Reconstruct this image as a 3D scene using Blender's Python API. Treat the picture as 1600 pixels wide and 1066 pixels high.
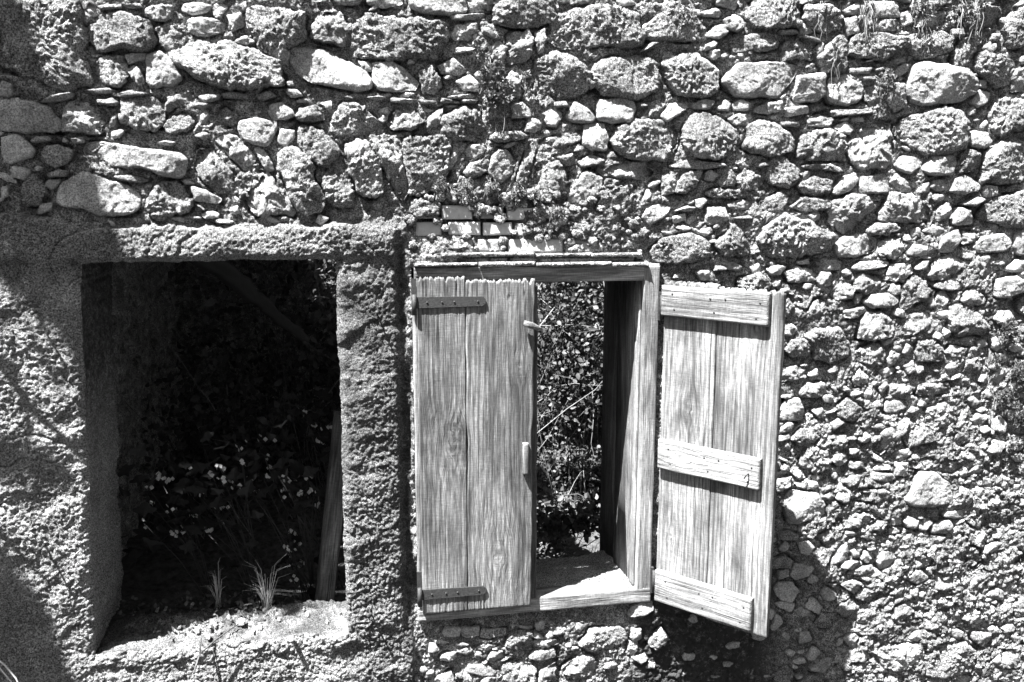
import bpy, math, random
import numpy as np
from math import sin, cos, pi, radians, sqrt

# ------------------------------------------------------------------ camera, sky, sun, exposure
sc = bpy.context.scene
for o in list(bpy.data.objects): bpy.data.objects.remove(o)
C = sc.collection
FPX, PITCH, YAW = 1400.0, radians(10), radians(10.5)
CAM = np.array([0, -3.3, 2.4])
cd = bpy.data.cameras.new('camera'); cam = bpy.data.objects.new('camera', cd); C.objects.link(cam)
cam.location = CAM; cam.rotation_euler = (pi/2-PITCH, 0, -YAW)
cd.sensor_width = 36; cd.lens = 36*FPX/1600; cd.clip_end = 500; cd.clip_start = .05
sc.camera = cam
SUNL = np.array([1.55, 1.0, -4.0]); SUNL /= np.linalg.norm(SUNL); SUN = -SUNL      # SUN points at the sun
w = bpy.data.worlds.new('World'); sc.world = w; w.use_nodes = True
nt = w.node_tree; nt.nodes.clear()
sky = nt.nodes.new('ShaderNodeTexSky'); sky.sky_type = 'NISHITA'; sky.sun_disc = False
sky.sun_elevation = math.asin(SUN[2]); sky.sun_rotation = math.atan2(SUN[0], SUN[1]) % (2*pi)
bw = nt.nodes.new('ShaderNodeSeparateColor');      # red-filter black and white: the sky's red channel only
bg = nt.nodes.new('ShaderNodeBackground'); wo = nt.nodes.new('ShaderNodeOutputWorld')
nt.links.new(sky.outputs[0], bw.inputs[0]); nt.links.new(bw.outputs[0], bg.inputs[0]); nt.links.new(bg.outputs[0], wo.inputs[0])
bg.inputs[1].default_value = 0.05
sl = bpy.data.lights.new('sun', 'SUN'); sl.energy = 5.0; sl.angle = radians(.5); sl.color = (1, 1, 1)
so = bpy.data.objects.new('sun', sl); C.objects.link(so)
from mathutils import Vector
so.rotation_euler = Vector(SUN).to_track_quat('Z', 'Y').to_euler(); so.location = (-5, -4, 9)
sc.view_settings.view_transform = 'Standard'; sc.view_settings.look = 'None'
sc.view_settings.gamma = 1; sc.view_settings.use_curve_mapping = False
sc.view_settings.exposure = 2.72

# ------------------------------------------------------------------ helpers
rng = np.random.default_rng(7); random.seed(7)
fw = np.array([sin(YAW)*cos(PITCH), cos(YAW)*cos(PITCH), -sin(PITCH)])
rt = np.array([cos(YAW), -sin(YAW), 0]); up = np.cross(rt, fw)
def at(px, py, Y=0.):                    # photograph pixel -> point on the plane y = Y
    d = fw+rt*(px-800)/FPX+up*(533-py)/FPX
    return CAM+d*((Y-CAM[1])/d[1])
_perm = np.random.default_rng(3).permutation(256); _perm = np.concatenate([_perm, _perm, _perm])
_g = np.random.default_rng(4).normal(size=(256, 3)); _g /= np.linalg.norm(_g, axis=1)[:, None]
def pn(P):
    P = np.asarray(P, float); I = np.floor(P).astype(int); f = P-I; u = f*f*f*(f*(f*6-15)+10); I &= 255
    out = 0
    for dx in (0, 1):
        wx = u[:, 0] if dx else 1-u[:, 0]
        for dy in (0, 1):
            wy = u[:, 1] if dy else 1-u[:, 1]
            for dz in (0, 1):
                h = _perm[_perm[_perm[(I[:, 0]+dx) & 255]+((I[:, 1]+dy) & 255)]+((I[:, 2]+dz) & 255)]
                g = _g[h]
                out = out+wx*wy*(u[:, 2] if dz else 1-u[:, 2])*(g[:, 0]*(f[:, 0]-dx)+g[:, 1]*(f[:, 1]-dy)+g[:, 2]*(f[:, 2]-dz))
    return out*1.5
def fbm(P, o=4, gain=.5, lac=2.03):
    P = np.asarray(P, float); s = 0; a = 1
    for i in range(o): s = s+a*pn(P+i*17.3); P = P*lac; a *= gain
    return s
def billow(P, o=3, gain=.5):
    P = np.asarray(P, float); s = 0; a = 1
    for i in range(o): s = s+a*(np.abs(pn(P+i*9.1))*2-.5); P = P*2.07; a *= gain
    return s
_jit = np.random.default_rng(5).random((4096, 4))
def worley(x, z, cell, seed=0, jit=.9):  # 2D: distance to the nearest centre (in cells), second nearest, id value
    X = x/cell; Z = z/cell; I = np.floor(X).astype(int); K = np.floor(Z).astype(int)
    d1 = np.full(X.shape, 9.); d2 = np.full(X.shape, 9.); idv = np.zeros(X.shape); sl_ = np.zeros(X.shape)
    for a in (-1, 0, 1):
        for b in (-1, 0, 1):
            h = ((I+a)*73856093 ^ (K+b)*19349663 ^ (seed*83492791)) & 4095
            cx = I+a+.5+(_jit[h, 0]-.5)*jit; cz = K+b+.5+(_jit[h, 1]-.5)*jit
            d = np.hypot(X-cx, Z-cz)
            n = d < d1
            d2 = np.where(n, d1, np.minimum(d2, d)); sl_ = np.where(n, (_jit[h, 3]-.5)*(X-cx)+(_jit[(h*7+1) & 4095, 2]-.5)*(Z-cz), sl_); idv = np.where(n, _jit[h, 2], idv); d1 = np.where(n, d, d1)
    return d1, d2, idv, sl_
def sstep(a, b, x):
    t = np.clip((x-a)/(b-a), 0, 1); return t*t*(3-2*t)

def link(o, parent=None):
    C.objects.link(o)
    if parent is not None: o.parent = parent
    return o
def make_mesh(name, V, quads=None, tris=None, mat=None, parent=None, attrs=None, smooth=True, kind=None):
    V = np.asarray(V, np.float32).reshape(-1, 3)
    quads = np.zeros((0, 4), int) if quads is None else np.asarray(quads, int).reshape(-1, 4)
    tris = np.zeros((0, 3), int) if tris is None else np.asarray(tris, int).reshape(-1, 3)
    me = bpy.data.meshes.new(name); me.vertices.add(len(V)); me.vertices.foreach_set('co', V.ravel())
    nl = len(quads)*4+len(tris)*3; me.loops.add(nl)
    me.loops.foreach_set('vertex_index', np.concatenate([quads.ravel(), tris.ravel()]).astype(np.int32))
    me.polygons.add(len(quads)+len(tris))
    st = np.concatenate([np.arange(len(quads))*4, len(quads)*4+np.arange(len(tris))*3]).astype(np.int32)
    me.polygons.foreach_set('loop_start', st)
    me.polygons.foreach_set('use_smooth', np.full(len(st), smooth, bool))
    for k, v in (attrs or {}).items():
        v = np.asarray(v, np.float32)
        if v.ndim == 2:
            a = me.attributes.new(k, 'FLOAT_VECTOR', 'POINT'); a.data.foreach_set('vector', v.ravel())
        else:
            a = me.attributes.new(k, 'FLOAT', 'POINT'); a.data.foreach_set('value', np.broadcast_to(v, (len(V),)).astype(np.float32).copy())
    me.update(calc_edges=True); me.validate()
    if mat: me.materials.append(mat)
    o = bpy.data.objects.new(name, me)
    if kind: o['kind'] = kind
    return link(o, parent)
def grid_q(n, m, off=0):                 # quads of an n x m vertex grid
    i = np.arange(n-1)[:, None]*m+np.arange(m-1)[None, :]+off
    return np.stack([i, i+m, i+m+1, i+1], -1).reshape(-1, 4)
def empty(name, label, cat, loc=(0, 0, 0), rz=0, group=None, kind=None):
    o = bpy.data.objects.new(name, None); o.empty_display_size = .1; C.objects.link(o)
    o.location = loc; o.rotation_euler = (0, 0, rz); o['label'] = label; o['category'] = cat
    if group: o['group'] = group
    if kind: o['kind'] = kind
    return o
def tag(o, label, cat, group=None):
    o['label'] = label; o['category'] = cat
    if group: o['group'] = group
    return o
class MB:                                # collects verts / quads / tris
    def __init__(s): s.v = []; s.q = []; s.t = []; s.n = 0; s.a = []
    def add(s, V, q=None, t=None, a=.5):
        V = np.asarray(V, float).reshape(-1, 3)
        if q is not None and len(q): s.q.append(np.asarray(q).reshape(-1, 4)+s.n)
        if t is not None and len(t): s.t.append(np.asarray(t).reshape(-1, 3)+s.n)
        s.v.append(V); s.n += len(V); s.a.append(np.broadcast_to(a, (len(V),)))
    def tube(s, P, R, k=6, a=.5):
        P = np.asarray(P, float); n = len(P); R = np.broadcast_to(R, (n,))
        T = np.gradient(P, axis=0); T /= np.linalg.norm(T, axis=1)[:, None]+1e-9
        ref = np.array([0, 0, 1.]) if abs(T[0, 2]) < .8 else np.array([1., 0, 0])
        A = np.cross(T, ref); A /= np.linalg.norm(A, axis=1)[:, None]+1e-9; B = np.cross(T, A)
        an = np.arange(k)*2*pi/k
        V = P[:, None]+R[:, None, None]*(A[:, None]*np.cos(an)[None, :, None]+B[:, None]*np.sin(an)[None, :, None])
        i = np.arange(n-1)[:, None]*k+np.arange(k)[None]; j = np.arange(n-1)[:, None]*k+(np.arange(k)[None]+1) % k
        q = np.stack([i, j, j+k, i+k], -1).reshape(-1, 4)
        c = n*k
        t = [[c, (m+1) % k, m] for m in range(k)]+[[c+1, (n-1)*k+m, (n-1)*k+(m+1) % k] for m in range(k)]
        s.add(np.vstack([V.reshape(-1, 3), P[:1], P[-1:]]), q, t, a)
    def box(s, lo, hi, a=.5):
        x0, y0, z0 = lo; x1, y1, z1 = hi
        s.add([(x0, y0, z0), (x1, y0, z0), (x1, y1, z0), (x0, y1, z0), (x0, y0, z1), (x1, y0, z1), (x1, y1, z1), (x0, y1, z1)],
              [(0, 3, 2, 1), (4, 5, 6, 7), (0, 1, 5, 4), (1, 2, 6, 5), (2, 3, 7, 6), (3, 0, 4, 7)], a=a)
    def build(s, name, mat, parent=None, smooth=True, kind=None):
        return make_mesh(name, np.vstack(s.v), np.vstack(s.q) if s.q else None, np.vstack(s.t) if s.t else None, mat, parent,
                         {'tone': np.concatenate(s.a)}, smooth, kind)

# ------------------------------------------------------------------ materials (all neutral greys: the place is seen in black and white)
class NT:
    def __init__(s, name, rough=.9, spec=.2):
        s.m = bpy.data.materials.new(name); s.m.use_nodes = True; s.t = s.m.node_tree
        s.b = s.t.nodes['Principled BSDF']; s.b.inputs['Roughness'].default_value = rough
        s.b.inputs['Specular IOR Level'].default_value = spec
        s.pos = s.t.nodes.new('ShaderNodeNewGeometry').outputs['Position']
    def n(s, typ, **k):
        n = s.t.nodes.new(typ)
        for a, b in k.items(): setattr(n, a, b)
        return n
    def put(s, sock, v):
        if hasattr(v, 'is_output'): s.t.links.new(v, sock)
        else: sock.default_value = v
    def noise(s, vec, scale, detail=4, rough=.55, dist=0):
        n = s.n('ShaderNodeTexNoise'); s.put(n.inputs['Vector'], vec); n.inputs['Scale'].default_value = scale
        n.inputs['Detail'].default_value = detail; n.inputs['Roughness'].default_value = rough; n.inputs['Distortion'].default_value = dist
        return n.outputs['Fac']
    def vor(s, vec, scale, feature='F1', out='Distance'):
        n = s.n('ShaderNodeTexVoronoi', feature=feature); s.put(n.inputs['Vector'], vec); n.inputs['Scale'].default_value = scale
        return n.outputs[out]
    def ma(s, op, a, b=0., c=0.):
        n = s.n('ShaderNodeMath', operation=op); s.put(n.inputs[0], a); s.put(n.inputs[1], b); s.put(n.inputs[2], c); return n.outputs[0]
    def mr(s, v, a, b, c, d, smooth=False):
        n = s.n('ShaderNodeMapRange'); s.put(n.inputs[0], v)
        if smooth: n.interpolation_type = 'SMOOTHSTEP'
        for i, x in enumerate((a, b, c, d)): s.put(n.inputs[i+1], x)
        return n.outputs[0]
    def mix(s, f, a, b): return s.mr(f, 0., 1., a, b)
    def attr(s, name, out='Fac'): return s.n('ShaderNodeAttribute', attribute_name=name).outputs[out]
    def scale(s, vec, v):
        n = s.n('ShaderNodeVectorMath', operation='MULTIPLY'); s.put(n.inputs[0], vec); n.inputs[1].default_value = v; return n.outputs[0]
    def done(s, col, *bumps):
        s.put(s.b.inputs['Base Color'], s.n2c(col)); nrm = None
        for h, st, di in bumps:
            b = s.n('ShaderNodeBump'); s.put(b.inputs['Strength'], st); b.inputs['Distance'].default_value = di
            s.put(b.inputs['Height'], h)
            if nrm is not None: s.t.links.new(nrm, b.inputs['Normal'])
            nrm = b.outputs[0]
        if nrm is not None: s.t.links.new(nrm, s.b.inputs['Normal'])
        return s.m
    def n2c(s, v):
        if not hasattr(v, 'is_output'): return (v, v, v, 1)
        n = s.n('ShaderNodeCombineXYZ')
        for i in range(3): s.put(n.inputs[i], v)
        return n.outputs[0]

def stone_mat():
    m = NT('limestone'); p = m.pos
    tone = m.attr('tone'); crust = m.attr('crust')
    base = m.mr(tone, 0., 1., .32, .62)
    base = m.ma('MULTIPLY', base, m.mr(m.noise(p, 16, 5, .65), .28, .72, .68, 1.25))
    base = m.ma('MULTIPLY', base, m.mr(m.noise(p, 130, 3, .7), .3, .7, .74, 1.2))
    lich = m.mr(m.noise(p, 24, 6, .72), .5, .6, 0., 1.)
    lich = m.ma('MULTIPLY', lich, m.mr(m.noise(p, 150, 2, .6), .4, .55, .2, 1.))
    base = m.mix(m.ma('MULTIPLY', lich, m.mr(crust, 0., 1., .3, .72)), base, .1)
    base = m.ma('MULTIPLY', base, m.mr(m.noise(p, 5.5, 4, .6), .35, .62, 1.12, .7))
    base = m.ma('MULTIPLY', base, m.mix(m.mr(crust, 0., 1., .55, 1.), 1., m.mr(m.noise(p, 190, 3, .75), .42, .56, .2, 1.2)))
    sp = m.mr(m.vor(p, 75), .12, .2, 1., 0.)
    sp = m.ma('MULTIPLY', sp, m.mr(m.noise(p, 9, 2), .52, .62, 0., 1.))
    base = m.mix(m.ma('MULTIPLY', sp, .5), base, .68)
    return m.done(base, (m.noise(p, 95, 6, .74), m.mr(crust, 0., 1., .5, 1.), .028), (m.noise(p, 240, 3, .7), .7, .008))
def mortar_mat():
    m = NT('earth_mortar', .95, .1); p = m.pos; moss = m.attr('moss')
    base = m.mr(m.noise(p, 9, 5, .6), .3, .7, .4, .7)
    base = m.ma('MULTIPLY', base, m.mr(m.noise(p, 120, 4, .7), .3, .7, .6, 1.3))
    base = m.ma('MULTIPLY', base, m.mr(m.noise(p, 185, 3, .75), .42, .57, .22, 1.25))
    base = m.ma('MULTIPLY', base, m.mr(m.noise(p, 22, 5, .7), .42, .58, .5, 1.1))
    peb = m.mr(m.vor(p, 90, out='Color'), 0., 1., .7, 1.35)
    base = m.ma('MULTIPLY', base, peb)
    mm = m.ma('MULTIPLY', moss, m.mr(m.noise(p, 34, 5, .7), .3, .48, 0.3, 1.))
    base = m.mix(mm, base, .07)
    return m.done(base, (m.noise(p, 95, 6, .76), 1., .024), (m.noise(p, 240, 3, .7), .7, .008))
def plaster_mat():
    m = NT('old_plaster', .95, .1); p = m.pos; moss = m.attr('moss'); tone = m.attr('tone')
    base = m.mr(tone, 0., 1., .14, .56)
    base = m.ma('MULTIPLY', base, m.mr(m.noise(p, 7, 5, .65), .3, .7, .72, 1.22))
    base = m.ma('MULTIPLY', base, m.mr(m.noise(p, 180, 4, .78), .42, .57, .22, 1.3))
    gr = m.mr(m.vor(p, 160, out='Color'), .55, 1., 1., 1.5)
    base = m.ma('MULTIPLY', base, gr)
    mm = m.ma('MULTIPLY', moss, m.mr(m.noise(p, 40, 5, .7), .38, .6, 0.1, 1.))
    base = m.mix(mm, base, .06)
    return m.done(base, (m.noise(p, 125, 6, .76), 1., .02), (m.noise(p, 260, 3, .7), .7, .007))
def brick_mat():
    m = NT('pale_brick', .85, .2); p = m.pos
    base = m.ma('MULTIPLY', m.mr(m.attr('tone'), 0., 1., .22, .62), m.mr(m.noise(p, 40, 5, .6), .3, .7, .82, 1.1))
    base = m.mix(m.mr(m.noise(p, 110, 4, .7), .62, .7, 0., .7), base, .2)
    return m.done(base, (m.noise(p, 120, 5, .6), .35, .006))
def wood_mat(name, lo, hi, dark, rough=.8):
    m = NT(name, rough, .25); g = m.attr('grain', 'Vector'); tone = m.attr('tone')
    fine = m.noise(m.scale(g, (270, 270, 7)), 1, 4, .7)
    mid = m.noise(m.scale(g, (60, 60, 1.6)), 1, 4, .6)
    big = m.noise(m.scale(g, (9, 9, 1.1)), 1, 4, .6)
    ring = m.ma('SINE', m.ma('MULTIPLY_ADD', m.attr('phase'), 6.283, m.ma('MULTIPLY', mid, 3.)))
    v = m.ma('MULTIPLY', m.mr(ring, -1., 1., .74, 1.1), m.mr(fine, .36, .64, .42, 1.4))
    v = m.ma('MULTIPLY', v, m.mr(mid, .3, .7, .86, 1.12))
    ln = m.noise(m.scale(g, (135, 135, 1.7)), 1, 3, .6); v = m.ma('MULTIPLY', v, m.mr(m.ma('ABSOLUTE', m.ma('SUBTRACT', ln, .5)), .0, .035, .5, 1.)); v = m.ma('MULTIPLY', v, m.mr(m.noise(m.scale(g, (45, 45, 330)), 1, 2), .36, .62, .82, 1.08))
    base = m.ma('MULTIPLY', m.mr(big, .32, .68, lo, hi), v)
    base = m.ma('MULTIPLY', base, m.mr(tone, 0., 1., .6, 1.4))
    st = m.mr(m.noise(m.scale(g, (34, 34, 1.1)), 1, 6, .7), .57, .68, 0., 1.)
    base = m.mix(m.ma('MULTIPLY', st, dark), base, .07)
    blot = m.mr(m.noise(m.scale(g, (7, 7, 2.6)), 1, 6, .65, .6), .4, .64, 1.12, .45); base = m.ma('MULTIPLY', base, blot)
    chk = m.mr(m.noise(m.scale(g, (75, 75, .9)), 1, 3, .6), .655, .675, 0., 1.); base = m.mix(m.ma('MULTIPLY', chk, .8), base, .03)
    kn = m.attr('knot'); base = m.mix(m.ma('MULTIPLY', kn, .75), base, .07)
    cross = m.noise(m.scale(g, (10, 10, 260)), 1, 2, .5)                       # faint saw marks
    h = m.ma('MULTIPLY_ADD', cross, .15, m.ma('MULTIPLY_ADD', ring, .1, fine))
    return m.done(base, (h, .8, .006), (m.noise(m.scale(g, (420, 420, 9)), 1, 2), .3, .0015))
def plain(name, v, rough=.9, n=40, amt=.35, bump=.3, spec=.15, dist=.004, rand=0.):
    m = NT(name, rough, spec); p = m.pos
    t = m.mr(m.noise(p, n, 4, .6), .3, .7, 1-amt, 1+amt)
    b = m.ma('MULTIPLY', t, v)
    b = m.ma('MULTIPLY', b, m.mr(m.attr('tone'), 0., 1., 1-rand, 1+rand))
    return m.done(b, (m.noise(p, n*2.5, 4, .6), bump, dist))
def leaf_mat(name, v, tr=.3):
    m = NT(name, .55, .35)
    b = m.ma('MULTIPLY', m.mr(m.attr('tone'), 0., 1., .45, 1.55), v)
    b = m.ma('MULTIPLY', b, m.mr(m.noise(m.pos, 60, 2), .3, .7, .8, 1.2))
    m.done(b)
    d = m.n('ShaderNodeBsdfTranslucent'); m.put(d.inputs[0], m.n2c(b)); x = m.n('ShaderNodeMixShader'); x.inputs[0].default_value = tr
    out = m.t.nodes['Material Output']
    m.t.links.new(m.b.outputs[0], x.inputs[1]); m.t.links.new(d.outputs[0], x.inputs[2]); m.t.links.new(x.outputs[0], out.inputs[0])
    return m.m
M_STONE, M_MORTAR, M_PLASTER, M_BRICK = stone_mat(), mortar_mat(), plaster_mat(), brick_mat()
M_WOOD = wood_mat('weathered_wood', .12, .29, .9); M_WOODL = wood_mat('sheltered_wood', .15, .44, .8)
M_WOODF = wood_mat('frame_wood', .26, .38, .5); M_WOODD = wood_mat('dark_wood', .1, .3, .8)
M_IRON = plain('rusty_iron', .032, .6, 120, .5, .4, .4); M_NAIL = plain('nail_iron', .03, .6, 200, .3, .2, .4)
M_BARK = plain('bark', .09, .95, 30, .5, .8, .1, .02); M_TWIG = plain('dry_twig', .16, .8, 60, .4, .2, .1, .002, .6)
M_STALK = plain('dry_grass', .42, .7, 80, .2, .1, .2, .001, .3)
M_LEAF, M_WEED, M_BUSH, M_SEDUM = leaf_mat('tree_leaf', .08), leaf_mat('weed_leaf', .085), leaf_mat('bush_leaf', .09), leaf_mat('sedum_leaf', .14, .15)
M_PETAL = leaf_mat('pale_petal', .8, .35)
M_EARTH = plain('dark_earth', .07, .95, 30, .6, .8, .1, .02); M_ROOM = plain('inner_stonework', .3, .95, 26, .6, 1., .1, .05)

# ------------------------------------------------------------------ ground
n = 60; gx = np.linspace(-1, 1, n); gx = np.sign(gx)*(np.abs(gx)**3)*120
X, Y = np.meshgrid(gx, gx, indexing='ij')
Z = -.02+.05*fbm(np.stack([X*.7, Y*.7, X*0], -1).reshape(-1, 3), 3).reshape(X.shape)
make_mesh('ground', np.stack([X, Y, Z], -1), grid_q(n, n), mat=plain('grassy_ground', .035, .95, 8, .4, .6, .1, .05))['kind'] = 'structure'

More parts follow.
